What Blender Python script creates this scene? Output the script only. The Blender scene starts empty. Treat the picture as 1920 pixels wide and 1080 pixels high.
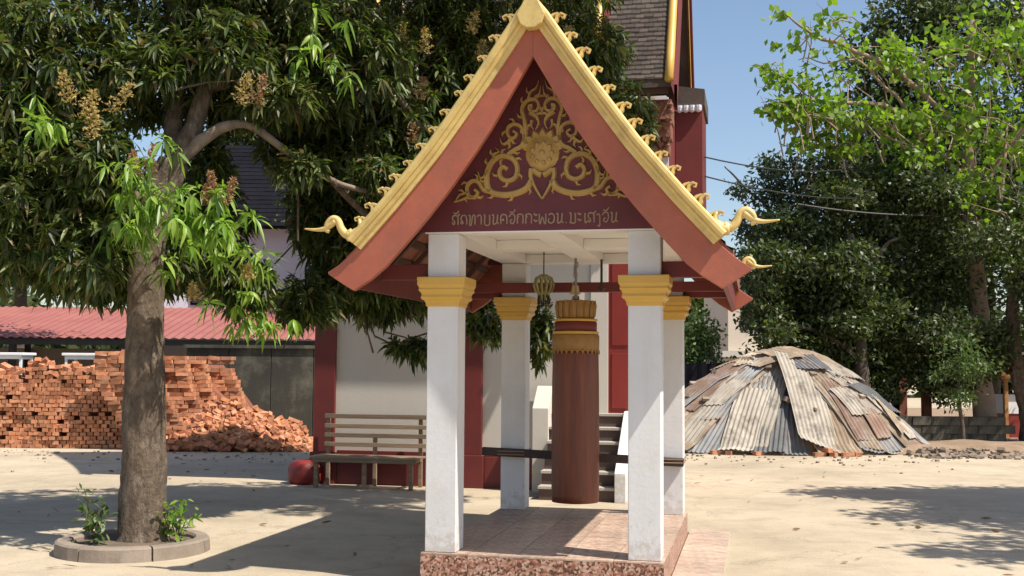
import bpy, bmesh, math, random
import numpy as np
from mathutils import Vector, Matrix, noise as mnoise

random.seed(7)
rng = np.random.default_rng(11)
R = math.radians
scene = bpy.context.scene
col = scene.collection

# ------------------------------------------------------------------ camera, sky, sun, exposure
cam_d = bpy.data.cameras.new('camera')
cam_d.sensor_width = 36.0
cam_d.lens = 40.04
cam_d.clip_end = 2000
cam = bpy.data.objects.new('camera', cam_d)
col.objects.link(cam)
cam.matrix_world = Matrix.Translation((0, 0, 1.60)) @ Matrix.Rotation(R(90) + 0.0669, 4, 'X') @ Matrix.Rotation(0.007, 4, 'Z')
scene.camera = cam

SUN_EL = R(55.5)
sun_xy = Vector((0.855, -0.519)).normalized()
SUN = Vector((sun_xy.x * math.cos(SUN_EL), sun_xy.y * math.cos(SUN_EL), math.sin(SUN_EL)))
world = bpy.data.worlds.new('World')
scene.world = world
world.use_nodes = True
wn = world.node_tree.nodes
sky = wn.new('ShaderNodeTexSky')
sky.sky_type = 'NISHITA'
sky.sun_disc = False
sky.sun_elevation = SUN_EL
sky.sun_rotation = math.atan2(sun_xy.x, sun_xy.y)
sky.air_density = 1.0
sky.dust_density = 1.2
sky.ozone_density = 1.0
world.node_tree.links.new(sky.outputs[0], wn['Background'].inputs[0])
wn['Background'].inputs[1].default_value = 0.112
sd = bpy.data.lights.new('sun', 'SUN')
sd.energy = 5.0
sd.angle = R(0.55)
sd.color = (1.0, 0.93, 0.82)
so = bpy.data.objects.new('sun', sd)
so.rotation_mode = 'QUATERNION'
so.rotation_quaternion = SUN.to_track_quat('Z', 'Y')
so.location = (10, -10, 20)
col.objects.link(so)
vs = scene.view_settings
vs.view_transform = 'Standard'
vs.look = 'None'
vs.exposure = 0.52
vs.gamma = 1.0
vs.use_curve_mapping = False
scene.cycles.max_bounces = 8
scene.cycles.transparent_max_bounces = 8

# ------------------------------------------------------------------ materials
def nodes_of(name):
    m = bpy.data.materials.new(name)
    m.use_nodes = True
    nt = m.node_tree
    return m, nt, nt.nodes['Principled BSDF']

def ramp(nt, stops):
    r = nt.nodes.new('ShaderNodeValToRGB')
    e = r.color_ramp.elements
    while len(e) < len(stops):
        e.new(0.5)
    for el, (p, c) in zip(e, stops):
        el.position = p
        el.color = (*c, 1)
    return r

def noise_node(nt, vec, scale, detail=6, rough=0.6, stretch=None):
    n = nt.nodes.new('ShaderNodeTexNoise')
    n.inputs['Scale'].default_value = scale
    n.inputs['Detail'].default_value = detail
    n.inputs['Roughness'].default_value = rough
    if stretch:
        mp = nt.nodes.new('ShaderNodeMapping')
        mp.inputs['Scale'].default_value = stretch
        nt.links.new(vec, mp.inputs['Vector'])
        vec = mp.outputs[0]
    nt.links.new(vec, n.inputs['Vector'])
    return n

def mixc(nt, fac, a, b, mode='MIX'):
    m = nt.nodes.new('ShaderNodeMix')
    m.data_type = 'RGBA'
    m.blend_type = mode
    for s, v in ((m.inputs[0], fac), (m.inputs[6], a), (m.inputs[7], b)):
        if isinstance(v, (int, float)):
            s.default_value = v
        elif isinstance(v, tuple):
            s.default_value = (*v, 1)
        else:
            nt.links.new(v, s)
    return m.outputs[2]

def surf(name, c1, c2, scale=3.0, rough=0.8, bump=0.2, bscale=60.0, stain=None, sscale=1.2, samount=0.5,
         stretch=None, per_object=0.0, per_island=0.0, metal=0.0, spec=0.5, bdist=0.01, grime=None):
    m, nt, b = nodes_of(name)
    tc = nt.nodes.new('ShaderNodeTexCoord')
    v = tc.outputs['Object']
    n = noise_node(nt, v, scale, 8, 0.65, stretch)
    r = ramp(nt, [(0.3, c1), (0.7, c2)])
    nt.links.new(n.outputs[0], r.inputs[0])
    c = r.outputs[0]
    if stain:
        n2 = noise_node(nt, v, sscale, 10, 0.7, stretch)
        r2 = ramp(nt, [(0.5, (0, 0, 0)), (0.68, (samount,) * 3)])
        nt.links.new(n2.outputs[0], r2.inputs[0])
        c = mixc(nt, r2.outputs[0], c, stain)
    if grime:
        # streaks of dirt running down
        n3 = noise_node(nt, v, 9.0, 6, 0.7, (1.0, 1.0, 0.07))
        r3 = ramp(nt, [(0.52, (0, 0, 0)), (0.75, (0.55,) * 3)])
        nt.links.new(n3.outputs[0], r3.inputs[0])
        c = mixc(nt, r3.outputs[0], c, grime)
    for amount, out in ((per_object, 'o'), (per_island, 'i')):
        if amount:
            if out == 'o':
                src = nt.nodes.new('ShaderNodeObjectInfo').outputs['Random']
            else:
                src = nt.nodes.new('ShaderNodeNewGeometry').outputs['Random Per Island']
            mr = nt.nodes.new('ShaderNodeMapRange')
            mr.inputs['To Min'].default_value = 1 - amount
            mr.inputs['To Max'].default_value = 1 + amount
            nt.links.new(src, mr.inputs['Value'])
            hs = nt.nodes.new('ShaderNodeHueSaturation')
            nt.links.new(mr.outputs[0], hs.inputs['Value'])
            nt.links.new(c, hs.inputs['Color'])
            c = hs.outputs[0]
    nt.links.new(c, b.inputs['Base Color'])
    b.inputs['Roughness'].default_value = rough
    b.inputs['Metallic'].default_value = metal
    b.inputs['Specular IOR Level'].default_value = spec
    if bump:
        nb = noise_node(nt, v, bscale, 5, 0.7, stretch)
        bp = nt.nodes.new('ShaderNodeBump')
        bp.inputs['Strength'].default_value = bump
        bp.inputs['Distance'].default_value = bdist
        nt.links.new(nb.outputs[0], bp.inputs['Height'])
        nt.links.new(bp.outputs[0], b.inputs['Normal'])
    return m

def splash(m, colour, top):
    nt = m.node_tree
    b = nt.nodes['Principled BSDF']
    src = b.inputs['Base Color'].links[0].from_socket
    tc = nt.nodes.new('ShaderNodeTexCoord')
    sp = nt.nodes.new('ShaderNodeSeparateXYZ')
    nt.links.new(tc.outputs['Object'], sp.inputs[0])
    n = noise_node(nt, tc.outputs['Object'], 16, 8, 0.75)
    mr = nt.nodes.new('ShaderNodeMapRange')
    mr.inputs['From Min'].default_value = 0.22
    mr.inputs['From Max'].default_value = top
    mr.inputs['To Min'].default_value = 0.16
    mr.inputs['To Max'].default_value = -0.16
    nt.links.new(sp.outputs['Z'], mr.inputs['Value'])
    ad = nt.nodes.new('ShaderNodeMath')
    nt.links.new(n.outputs[0], ad.inputs[0])
    nt.links.new(mr.outputs[0], ad.inputs[1])
    r = ramp(nt, [(0.54, (0, 0, 0)), (0.66, (0.45,) * 3)])
    nt.links.new(ad.outputs[0], r.inputs[0])
    nt.links.new(mixc(nt, r.outputs[0], src, colour), b.inputs['Base Color'])

def leafmat(name, stops, trans=0.35, rough=0.4, tcol=(1.3, 1.5, 0.5), per='island'):
    m, nt, b = nodes_of(name)
    if per == 'island':
        src = nt.nodes.new('ShaderNodeNewGeometry').outputs['Random Per Island']
    else:
        src = nt.nodes.new('ShaderNodeObjectInfo').outputs['Random']
    r = ramp(nt, stops)
    nt.links.new(src, r.inputs[0])
    nt.links.new(r.outputs[0], b.inputs['Base Color'])
    b.inputs['Roughness'].default_value = rough
    t = nt.nodes.new('ShaderNodeBsdfTranslucent')
    nt.links.new(mixc(nt, 1.0, r.outputs[0], tcol, 'MULTIPLY'), t.inputs[0])
    mx = nt.nodes.new('ShaderNodeMixShader')
    mx.inputs[0].default_value = trans
    nt.links.new(b.outputs[0], mx.inputs[1])
    nt.links.new(t.outputs[0], mx.inputs[2])
    nt.links.new(mx.outputs[0], nt.nodes['Material Output'].inputs['Surface'])
    return m

def mosaic(name, stops, scale, rough=0.45, grid=False):
    m, nt, b = nodes_of(name)
    tc = nt.nodes.new('ShaderNodeTexCoord')
    vo = nt.nodes.new('ShaderNodeTexVoronoi')
    vo.inputs['Scale'].default_value = scale
    vo.inputs['Randomness'].default_value = 0.35 if grid else 1.0
    # every tile carries the same print, shifted by its own offset
    oi = nt.nodes.new('ShaderNodeObjectInfo')
    mu = nt.nodes.new('ShaderNodeVectorMath')
    mu.operation = 'SCALE'
    mu.inputs[3].default_value = 0.37
    nt.links.new(oi.outputs['Location'], mu.inputs[0])
    ad = nt.nodes.new('ShaderNodeVectorMath')
    nt.links.new(tc.outputs['Object'], ad.inputs[0])
    nt.links.new(mu.outputs[0], ad.inputs[1])
    nt.links.new(ad.outputs[0], vo.inputs['Vector'])
    r = ramp(nt, stops)
    r.color_ramp.interpolation = 'CONSTANT'
    sp = nt.nodes.new('ShaderNodeSeparateColor')
    nt.links.new(vo.outputs['Color'], sp.inputs[0])
    nt.links.new(sp.outputs[0], r.inputs[0])
    n = noise_node(nt, ad.outputs[0], 5, 5)
    r2 = ramp(nt, [(0.3, (0.72,) * 3), (0.7, (1.1,) * 3)])
    nt.links.new(n.outputs[0], r2.inputs[0])
    c = mixc(nt, 1.0, r.outputs[0], r2.outputs[0], 'MULTIPLY')
    mr = nt.nodes.new('ShaderNodeMapRange')
    mr.inputs['To Min'].default_value = 0.88
    mr.inputs['To Max'].default_value = 1.1
    nt.links.new(oi.outputs['Random'], mr.inputs['Value'])
    hs = nt.nodes.new('ShaderNodeHueSaturation')
    nt.links.new(mr.outputs[0], hs.inputs['Value'])
    nt.links.new(c, hs.inputs['Color'])
    nt.links.new(hs.outputs[0], b.inputs['Base Color'])
    b.inputs['Roughness'].default_value = rough
    return m

def ground_material():
    m, nt, b = nodes_of('yard_concrete')
    tc = nt.nodes.new('ShaderNodeTexCoord')
    v = tc.outputs['Object']
    n1 = noise_node(nt, v, 0.35, 10, 0.62)
    r1 = ramp(nt, [(0.32, (0.38, 0.315, 0.225)), (0.5, (0.475, 0.395, 0.285)), (0.68, (0.54, 0.455, 0.335))])
    nt.links.new(n1.outputs[0], r1.inputs[0])
    n2 = noise_node(nt, v, 2.2, 10, 0.75)
    r2 = ramp(nt, [(0.30, (0.82, 0.82, 0.84)), (0.55, (1, 1, 1)), (0.75, (1.07, 1.06, 1.03))])
    nt.links.new(n2.outputs[0], r2.inputs[0])
    c = mixc(nt, 1.0, r1.outputs[0], r2.outputs[0], 'MULTIPLY')
    n3 = noise_node(nt, v, 55, 6, 0.8)
    r3 = ramp(nt, [(0.3, (0.78,) * 3), (0.6, (1.06,) * 3)])
    nt.links.new(n3.outputs[0], r3.inputs[0])
    c = mixc(nt, 1.0, c, r3.outputs[0], 'MULTIPLY')
    # damp and oil stains
    n4 = noise_node(nt, v, 0.9, 8, 0.7, (1.0, 1.7, 1.0))
    r4 = ramp(nt, [(0.54, (0, 0, 0)), (0.70, (0.5,) * 3)])
    nt.links.new(n4.outputs[0], r4.inputs[0])
    c = mixc(nt, r4.outputs[0], c, (0.25, 0.205, 0.155))
    # hairline cracks
    vo = nt.nodes.new('ShaderNodeTexVoronoi')
    vo.feature = 'DISTANCE_TO_EDGE'
    vo.inputs['Scale'].default_value = 0.42
    wv = nt.nodes.new('ShaderNodeVectorMath')
    ns = noise_node(nt, v, 1.6, 6, 0.7)
    nt.links.new(v, wv.inputs[0])
    nt.links.new(ns.outputs[1], wv.inputs[1])
    nt.links.new(wv.outputs[0], vo.inputs['Vector'])
    r5 = ramp(nt, [(0.0, (0.5,) * 3), (0.006, (0, 0, 0))])
    nt.links.new(vo.outputs['Distance'], r5.inputs[0])
    c = mixc(nt, r5.outputs[0], c, (0.16, 0.13, 0.10))
    nt.links.new(c, b.inputs['Base Color'])
    b.inputs['Roughness'].default_value = 0.9
    b.inputs['Specular IOR Level'].default_value = 0.25
    nb = noise_node(nt, v, 14, 10, 0.8)
    bp = nt.nodes.new('ShaderNodeBump')
    bp.inputs['Strength'].default_value = 0.45
    bp.inputs['Distance'].default_value = 0.03
    nt.links.new(nb.outputs[0], bp.inputs['Height'])
    nt.links.new(bp.outputs[0], b.inputs['Normal'])
    return m

M = {}
M['white'] = surf('white_paint', (0.62, 0.62, 0.63), (0.68, 0.68, 0.68), 3.0, 0.65, 0.2, 30, stain=(0.54, 0.52, 0.48), sscale=4.0, samount=0.4, grime=(0.58, 0.56, 0.52))
M['ceiling'] = surf('ceiling_paint', (0.74, 0.72, 0.69), (0.80, 0.78, 0.74), 2.0, 0.7, 0.1, 40)
M['temple_white'] = surf('temple_whitewash', (0.50, 0.46, 0.41), (0.58, 0.54, 0.48), 0.8, 0.85, 0.2, 25, stain=(0.50, 0.46, 0.40), sscale=0.8, samount=0.4, grime=(0.52, 0.48, 0.42))
M['gold'] = surf('gold_paint', (0.52, 0.31, 0.055), (0.62, 0.39, 0.08), 5.0, 0.42, 0.15, 50, stain=(0.42, 0.24, 0.05), sscale=5.0, samount=0.4)
M['pale_gold'] = surf('pale_gold_paint', (0.55, 0.39, 0.13), (0.68, 0.51, 0.19), 9.0, 0.45, 0.15, 50, stain=(0.36, 0.26, 0.11), sscale=7, samount=0.6)
M['oldgold'] = surf('tarnished_gold', (0.23, 0.12, 0.03), (0.32, 0.175, 0.045), 14, 0.5, 0.3, 60)
M['relief'] = surf('gilded_relief', (0.33, 0.20, 0.05), (0.48, 0.31, 0.09), 9.0, 0.45, 0.2, 60)
M['red'] = surf('barge_red', (0.30, 0.078, 0.045), (0.40, 0.112, 0.06), 3.5, 0.6, 0.15, 40, stain=(0.24, 0.085, 0.055), sscale=3, samount=0.6, grime=(0.25, 0.10, 0.07))
M['darkred'] = surf('oxblood_paint', (0.115, 0.014, 0.013), (0.16, 0.021, 0.017), 2.0, 0.6, 0.1, 40, stain=(0.12, 0.02, 0.018), sscale=1.5, samount=0.6)
M['maroon'] = surf('maroon_panel', (0.10, 0.016, 0.022), (0.135, 0.022, 0.026), 4.0, 0.6, 0.08, 60)
M['doorred'] = surf('door_red', (0.19, 0.019, 0.014), (0.25, 0.027, 0.02), 2.0, 0.5, 0.1, 40)
M['wood'] = surf('old_timber', (0.16, 0.105, 0.065), (0.28, 0.20, 0.135), 4.0, 0.8, 0.3, 30, stretch=(0.4, 6, 6), per_object=0.2)
M['darkwood'] = surf('dark_timber', (0.035, 0.022, 0.018), (0.07, 0.045, 0.035), 5.0, 0.75, 0.3, 40)
M['drum'] = surf('drum_wood', (0.10, 0.023, 0.010), (0.21, 0.055, 0.021), 3.0, 0.45, 0.15, 25, stretch=(7, 7, 0.5), stain=(0.07, 0.022, 0.013), sscale=1.6, samount=0.8)
M['riser'] = mosaic('mosaic_riser', [(0.0, (0.10, 0.045, 0.03)), (0.22, (0.26, 0.10, 0.06)), (0.42, (0.42, 0.235, 0.17)), (0.66, (0.52, 0.36, 0.28)), (0.85, (0.35, 0.17, 0.12))], 62, 0.35)
M['floor'] = mosaic('mosaic_floor', [(0.0, (0.43, 0.30, 0.225)), (0.3, (0.49, 0.36, 0.27)), (0.55, (0.53, 0.40, 0.31)), (0.8, (0.40, 0.26, 0.20))], 30, 0.5, True)
M['apron'] = mosaic('mosaic_apron', [(0.0, (0.47, 0.345, 0.26)), (0.3, (0.52, 0.39, 0.30)), (0.55, (0.54, 0.42, 0.33)), (0.8, (0.45, 0.315, 0.24))], 30, 0.55, True)
M['grout'] = surf('grout', (0.36, 0.32, 0.27), (0.44, 0.40, 0.34), 8, 0.9, 0.2, 60)
M['concrete'] = surf('grey_concrete', (0.19, 0.15, 0.115), (0.29, 0.235, 0.185), 4, 0.9, 0.5, 40, stain=(0.16, 0.13, 0.10), sscale=3, samount=0.6, per_object=0.12)
M['soil'] = surf('dark_soil', (0.10, 0.07, 0.05), (0.17, 0.125, 0.09), 8, 0.95, 0.6, 30)
M['rooftile'] = surf('weathered_tile', (0.042, 0.030, 0.024), (0.075, 0.055, 0.043), 2.0, 0.85, 0.4, 30, per_island=0.3, stain=(0.10, 0.08, 0.065), sscale=1.0, samount=0.5)
M['redtile'] = surf('red_clay_tile', (0.20, 0.07, 0.04), (0.28, 0.10, 0.06), 3.0, 0.8, 0.3, 30, per_island=0.25)
M['rafter'] = surf('rafter_wood', (0.07, 0.03, 0.022), (0.12, 0.055, 0.04), 4, 0.8, 0.2, 30)
M['carved'] = surf('carved_wood', (0.17, 0.06, 0.035), (0.30, 0.12, 0.07), 12, 0.7, 0.8, 24, bdist=0.05)
M['shade_plaster'] = surf('shade_dark_wall', (0.03, 0.028, 0.022), (0.06, 0.055, 0.043), 1.0, 0.95, 0.4, 20, stain=(0.26, 0.245, 0.175), sscale=0.55, samount=0.6, grime=(0.03, 0.028, 0.022))  # near-black base holds the walls' shade as colour, with paler patches
M['pinkmetal'] = surf('red_roof_sheet', (0.25, 0.082, 0.07), (0.31, 0.115, 0.10), 1.2, 0.6, 0.1, 20, stain=(0.35, 0.13, 0.10), sscale=0.8, samount=0.5)
M['bluewhite'] = surf('house_white', (0.56, 0.57, 0.64), (0.62, 0.63, 0.70), 1.0, 0.8, 0.1, 20)
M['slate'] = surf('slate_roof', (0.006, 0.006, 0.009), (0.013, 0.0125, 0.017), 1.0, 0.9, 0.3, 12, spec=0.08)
M['black'] = surf('black_metal', (0.015, 0.014, 0.013), (0.03, 0.028, 0.026), 5, 0.5, 0.1, 30)
M['plastic'] = surf('white_plastic', (0.72, 0.73, 0.74), (0.78, 0.78, 0.78), 3, 0.4, 0.0)
M['beige'] = surf('beige_wall', (0.55, 0.47, 0.38), (0.62, 0.54, 0.44), 0.6, 0.85, 0.1, 10)
M['orange'] = surf('orange_paint', (0.38, 0.17, 0.05), (0.44, 0.21, 0.06), 3, 0.6, 0.1, 20)
M['brick'] = surf('red_brick', (0.33, 0.115, 0.05), (0.52, 0.235, 0.115), 6, 0.9, 0.4, 50, per_object=0.30, stain=(0.56, 0.36, 0.25), sscale=9, samount=0.6)
M['brickmass'] = surf('red_brick_mass', (0.30, 0.105, 0.05), (0.52, 0.235, 0.115), 6, 0.9, 0.4, 50, per_island=0.35, stain=(0.56, 0.36, 0.25), sscale=5, samount=0.6)
M['brickcore'] = surf('brick_dust', (0.15, 0.05, 0.03), (0.24, 0.09, 0.05), 5, 0.95, 0.6, 20)
M['dirt'] = surf('brown_dirt', (0.20, 0.135, 0.085), (0.32, 0.225, 0.15), 3, 0.95, 0.7, 18, bdist=0.03)
M['tin_pale'] = surf('pale_tin', (0.27, 0.235, 0.19), (0.43, 0.385, 0.32), 2.2, 0.7, 0.2, 30, stain=(0.10, 0.08, 0.065), sscale=2.4, samount=1.0, per_object=0.15)
M['tin_grey'] = surf('grey_tin', (0.13, 0.135, 0.14), (0.26, 0.26, 0.255), 2.2, 0.6, 0.2, 30, stain=(0.20, 0.11, 0.07), sscale=2.8, samount=0.9, per_object=0.2)
M['tin_dark'] = surf('dark_tin', (0.07, 0.075, 0.08), (0.14, 0.14, 0.145), 2.2, 0.6, 0.2, 30, stain=(0.2, 0.15, 0.11), sscale=2.8, samount=0.7, per_object=0.2)
M['tin_rust'] = surf('rusty_tin', (0.17, 0.10, 0.07), (0.27, 0.175, 0.13), 2.2, 0.8, 0.3, 30, stain=(0.30, 0.27, 0.24), sscale=2.2, samount=0.9, per_object=0.2)
M['tin_brown'] = surf('brown_tin', (0.17, 0.125, 0.085), (0.32, 0.24, 0.165), 2.2, 0.85, 0.3, 30, stain=(0.42, 0.37, 0.30), sscale=2.2, samount=0.8, per_object=0.2)
M['bark'] = surf('mango_bark', (0.06, 0.042, 0.030), (0.215, 0.155, 0.105), 16, 0.95, 1.0, 40, stretch=(1, 1, 0.5), stain=(0.30, 0.245, 0.185), sscale=14, samount=0.7, bdist=0.04)
M['palebark'] = surf('pale_bark', (0.12, 0.088, 0.062), (0.30, 0.23, 0.17), 6, 0.9, 0.7, 30, bdist=0.02)
M['darkbark'] = surf('dark_bark', (0.06, 0.045, 0.035), (0.12, 0.09, 0.07), 6, 0.95, 0.8, 20, bdist=0.03)
M['ltbark'] = surf('warm_bark', (0.22, 0.155, 0.105), (0.34, 0.25, 0.175), 5, 0.9, 0.6, 20, bdist=0.02)
M['mango'] = leafmat('mango_leaf', [(0.0, (0.026, 0.042, 0.011)), (0.4, (0.052, 0.082, 0.018)), (0.66, (0.095, 0.13, 0.027)), (0.86, (0.16, 0.185, 0.05)), (0.975, (0.15, 0.10, 0.04))], 0.30, 0.48)
M['lime'] = leafmat('young_mango_leaf', [(0.0, (0.14, 0.25, 0.03)), (0.5, (0.24, 0.38, 0.05)), (1.0, (0.36, 0.45, 0.10))], 0.45, 0.4, per='object')
M['lime_mass'] = leafmat('young_mango_leaves', [(0.0, (0.10, 0.19, 0.025)), (0.5, (0.18, 0.31, 0.045)), (1.0, (0.32, 0.42, 0.09))], 0.42, 0.4)
M['panicle'] = leafmat('mango_blossom', [(0.0, (0.36, 0.27, 0.09)), (0.6, (0.50, 0.41, 0.16)), (1.0, (0.40, 0.28, 0.11))], 0.3, 0.8, (1.2, 1.0, 0.6))
M['panicle_brown'] = leafmat('spent_mango_blossom', [(0.0, (0.28, 0.15, 0.08)), (0.6, (0.40, 0.24, 0.13)), (1.0, (0.46, 0.33, 0.17))], 0.3, 0.8, (1.2, 1.0, 0.7))
M['darkleaf'] = leafmat('dark_leaf', [(0.0, (0.026, 0.042, 0.014)), (0.5, (0.052, 0.078, 0.024)), (0.82, (0.095, 0.12, 0.038)), (1.0, (0.17, 0.18, 0.07))], 0.32, 0.46)
M['greyleaf'] = leafmat('grey_green_leaf', [(0.0, (0.025, 0.045, 0.022)), (0.6, (0.045, 0.068, 0.034)), (1.0, (0.10, 0.125, 0.07))], 0.2, 0.4)
M['brightleaf'] = leafmat('fresh_green_leaf', [(0.0, (0.10, 0.18, 0.015)), (0.5, (0.17, 0.28, 0.025)), (1.0, (0.27, 0.37, 0.05))], 0.45, 0.45)
M['shrubleaf'] = leafmat('shrub_leaf', [(0.0, (0.05, 0.09, 0.025)), (0.6, (0.09, 0.145, 0.04)), (1.0, (0.17, 0.21, 0.08))], 0.3, 0.45)
M['dryleaf'] = leafmat('dry_leaf', [(0.0, (0.16, 0.09, 0.04)), (0.6, (0.24, 0.15, 0.07)), (1.0, (0.32, 0.22, 0.11))], 0.1, 0.7)
M['lantern'] = surf('lantern_tinsel', (0.16, 0.17, 0.05), (0.42, 0.38, 0.16), 30, 0.4, 0.5, 60)
M['steel'] = surf('dull_steel', (0.22, 0.21, 0.20), (0.32, 0.31, 0.30), 10, 0.45, 0.1, 40, metal=0.6)
M['ground'] = ground_material()
splash(M['white'], (0.40, 0.34, 0.27), 0.75)
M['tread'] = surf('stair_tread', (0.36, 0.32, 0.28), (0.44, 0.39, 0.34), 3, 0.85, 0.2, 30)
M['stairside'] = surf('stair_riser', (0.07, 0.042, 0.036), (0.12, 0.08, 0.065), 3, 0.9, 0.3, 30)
M['stone'] = surf('grey_stone', (0.17, 0.13, 0.10), (0.30, 0.24, 0.185), 3, 0.9, 0.5, 20, per_island=0.3)
M['letter'] = surf('letter_paint', (0.27, 0.18, 0.115), (0.34, 0.235, 0.155), 9, 0.6, 0.0)

# ------------------------------------------------------------------ object helpers
YAW = 0.21
PAV = Vector((0.2376, 8.2897, 0.0))
FRAME = Matrix.Translation(PAV) @ Matrix.Rotation(-YAW, 4, 'Z')     # u right, w back, z up: the pavilion's own axes

def tag(o, label=None, cat=None, group=None, kind=None):
    for k, v in (('label', label), ('category', cat), ('group', group), ('kind', kind)):
        if v:
            o[k] = v
    return o

def empty(name, loc, rz=0.0, **kw):
    o = bpy.data.objects.new(name, None)
    o.empty_display_size = 0.2
    o.location = loc
    o.rotation_euler = (0, 0, rz)
    col.objects.link(o)
    return tag(o, **kw)

def framed(name, base, **kw):
    """an Empty standing at BASE in the pavilion's axes; parts are given in those axes too"""
    return empty(name, FRAME @ Vector(base), -YAW, **kw)

def put(name, mesh, parent=None, loc=(0, 0, 0), rot=(0, 0, 0)):
    o = bpy.data.objects.new(name, mesh)
    o.location = loc
    o.rotation_euler = rot
    o.parent = parent
    col.objects.link(o)
    return o

class MB:
    def __init__(self, origin=(0, 0, 0)):
        self.v, self.f = [], []
        self.o = Vector(origin)

    def add(self, vs, fs):
        n = len(self.v)
        self.v += [tuple(Vector(p) - self.o) for p in vs]
        self.f += [tuple(i + n for i in f) for f in fs]

    def box(self, a, b, rot=None, piv=None):
        (x0, y0, z0), (x1, y1, z1) = a, b
        p = [Vector(q) for q in ((x0, y0, z0), (x1, y0, z0), (x1, y1, z0), (x0, y1, z0), (x0, y0, z1), (x1, y0, z1), (x1, y1, z1), (x0, y1, z1))]
        if rot is not None:
            c = Vector(piv) if piv is not None else sum(p, Vector()) / 8
            p = [c + rot @ (q - c) for q in p]
        self.add(p, [(0, 3, 2, 1), (4, 5, 6, 7), (0, 1, 5, 4), (1, 2, 6, 5), (2, 3, 7, 6), (3, 0, 4, 7)])

    def prism(self, poly, w0, w1):
        """poly in (u, z), swept from w0 to w1"""
        n = len(poly)
        vs = [(u, w0, z) for u, z in poly] + [(u, w1, z) for u, z in poly]
        self.add(vs, [tuple(range(n)), tuple(range(2 * n - 1, n - 1, -1))] + [(i, i + n, (i + 1) % n + n, (i + 1) % n) for i in range(n)])

    def strip(self, top, bot, w0, w1):
        """a curved board: quads between two polylines in (u, z), thick from w0 to w1"""
        n = len(top)
        vs = []
        for (a, b), (c, d) in zip(top, bot):
            vs += [(a, w0, b), (c, w0, d), (a, w1, b), (c, w1, d)]
        fs = []
        for i in range(n - 1):
            k, m = 4 * i, 4 * i + 4
            fs += [(k, m, m + 1, k + 1), (k + 2, k + 3, m + 3, m + 2), (k, k + 2, m + 2, m), (k + 1, m + 1, m + 3, k + 3)]
        fs += [(0, 1, 3, 2), (4 * n - 4, 4 * n - 2, 4 * n - 1, 4 * n - 3)]
        self.add(vs, fs)

    def tube(self, pts, rad, sides=8, cap=True, jitter=0.0):
        pts = [Vector(p) for p in pts]
        if isinstance(rad, (int, float)):
            rad = [rad] * len(pts)
        vs, fs = [], []
        prev = None
        for i, p in enumerate(pts):
            d = (pts[min(i + 1, len(pts) - 1)] - pts[max(i - 1, 0)]).normalized()
            if prev is None:
                a = Vector((0, 0, 1)) if abs(d.z) < 0.9 else Vector((1, 0, 0))
                x = d.cross(a).normalized()
            else:
                x = (prev - d * prev.dot(d)).normalized()
            prev = x
            y = d.cross(x)
            for k in range(sides):
                t = 2 * math.pi * k / sides
                r = rad[i]
                q = p + (x * math.cos(t) + y * math.sin(t)) * r
                if jitter:
                    q += (q - p) * jitter * mnoise.noise(q * 6.0)
                vs.append(q)
        for i in range(len(pts) - 1):
            for k in range(sides):
                a, b = i * sides + k, i * sides + (k + 1) % sides
                fs.append((a, b, b + sides, a + sides))
        if cap:
            fs.append(tuple(range(sides - 1, -1, -1)))
            fs.append(tuple(range((len(pts) - 1) * sides, len(pts) * sides)))
        self.add(vs, fs)

    def lathe(self, c, prof, sides=24, rot=0.0):
        vs, fs = [], []
        for r, z in prof:
            for k in range(sides):
                t = rot + 2 * math.pi * k / sides
                vs.append((c[0] + r * math.cos(t), c[1] + r * math.sin(t), z))
        for i in range(len(prof) - 1):
            for k in range(sides):
                a, b = i * sides + k, i * sides + (k + 1) % sides
                fs.append((a, b, b + sides, a + sides))
        fs.append(tuple(range(sides - 1, -1, -1)))
        fs.append(tuple(range((len(prof) - 1) * sides, len(prof) * sides)))
        self.add(vs, fs)

    def ribbon(self, pts, widths, w, depth):
        """raised relief band in the (u, z) plane: flat edges at w, ridge standing DEPTH proud (towards -w)"""
        n = len(pts)
        if isinstance(widths, (int, float)):
            widths = [widths] * n
        vs, fs = [], []
        for i in range(n):
            a = Vector(pts[max(i - 1, 0)])
            b = Vector(pts[min(i + 1, n - 1)])
            t = (b - a)
            t = t / max(t.length, 1e-9)
            nx, nz = -t.y, t.x
            u, z = pts[i]
            h = widths[i] / 2
            vs += [(u + nx * h, w, z + nz * h), (u + nx * h * 0.55, w - depth, z + nz * h * 0.55), (u - nx * h * 0.55, w - depth, z - nz * h * 0.55), (u - nx * h, w, z - nz * h)]
        for i in range(n - 1):
            for k in range(3):
                a = 4 * i + k
                fs.append((a, a + 4, a + 5, a + 1))
        fs += [(0, 1, 2, 3), (4 * n - 1, 4 * n - 2, 4 * n - 3, 4 * n - 4)]
        self.add(vs, fs)

    def mesh(self, name, mat, smooth=False):
        me = bpy.data.meshes.new(name)
        me.from_pydata(self.v, [], self.f)
        bm = bmesh.new()
        bm.from_mesh(me)
        bmesh.ops.recalc_face_normals(bm, faces=bm.faces)
        bm.to_mesh(me)
        bm.free()
        if smooth:
            me.polygons.foreach_set('use_smooth', [True] * len(me.polygons))
        me.materials.append(M[mat] if isinstance(mat, str) else mat)
        return me

    def build(self, name, mat, parent=None, smooth=False, bevel=0.0, **kw):
        o = put(name, self.mesh(name, mat, smooth), parent)
        if bevel:
            md = o.modifiers.new('bevel', 'BEVEL')
            md.width = bevel
            md.segments = 2
            md.limit_method = 'ANGLE'
            md.angle_limit = R(40)
        return tag(o, **kw)

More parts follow.
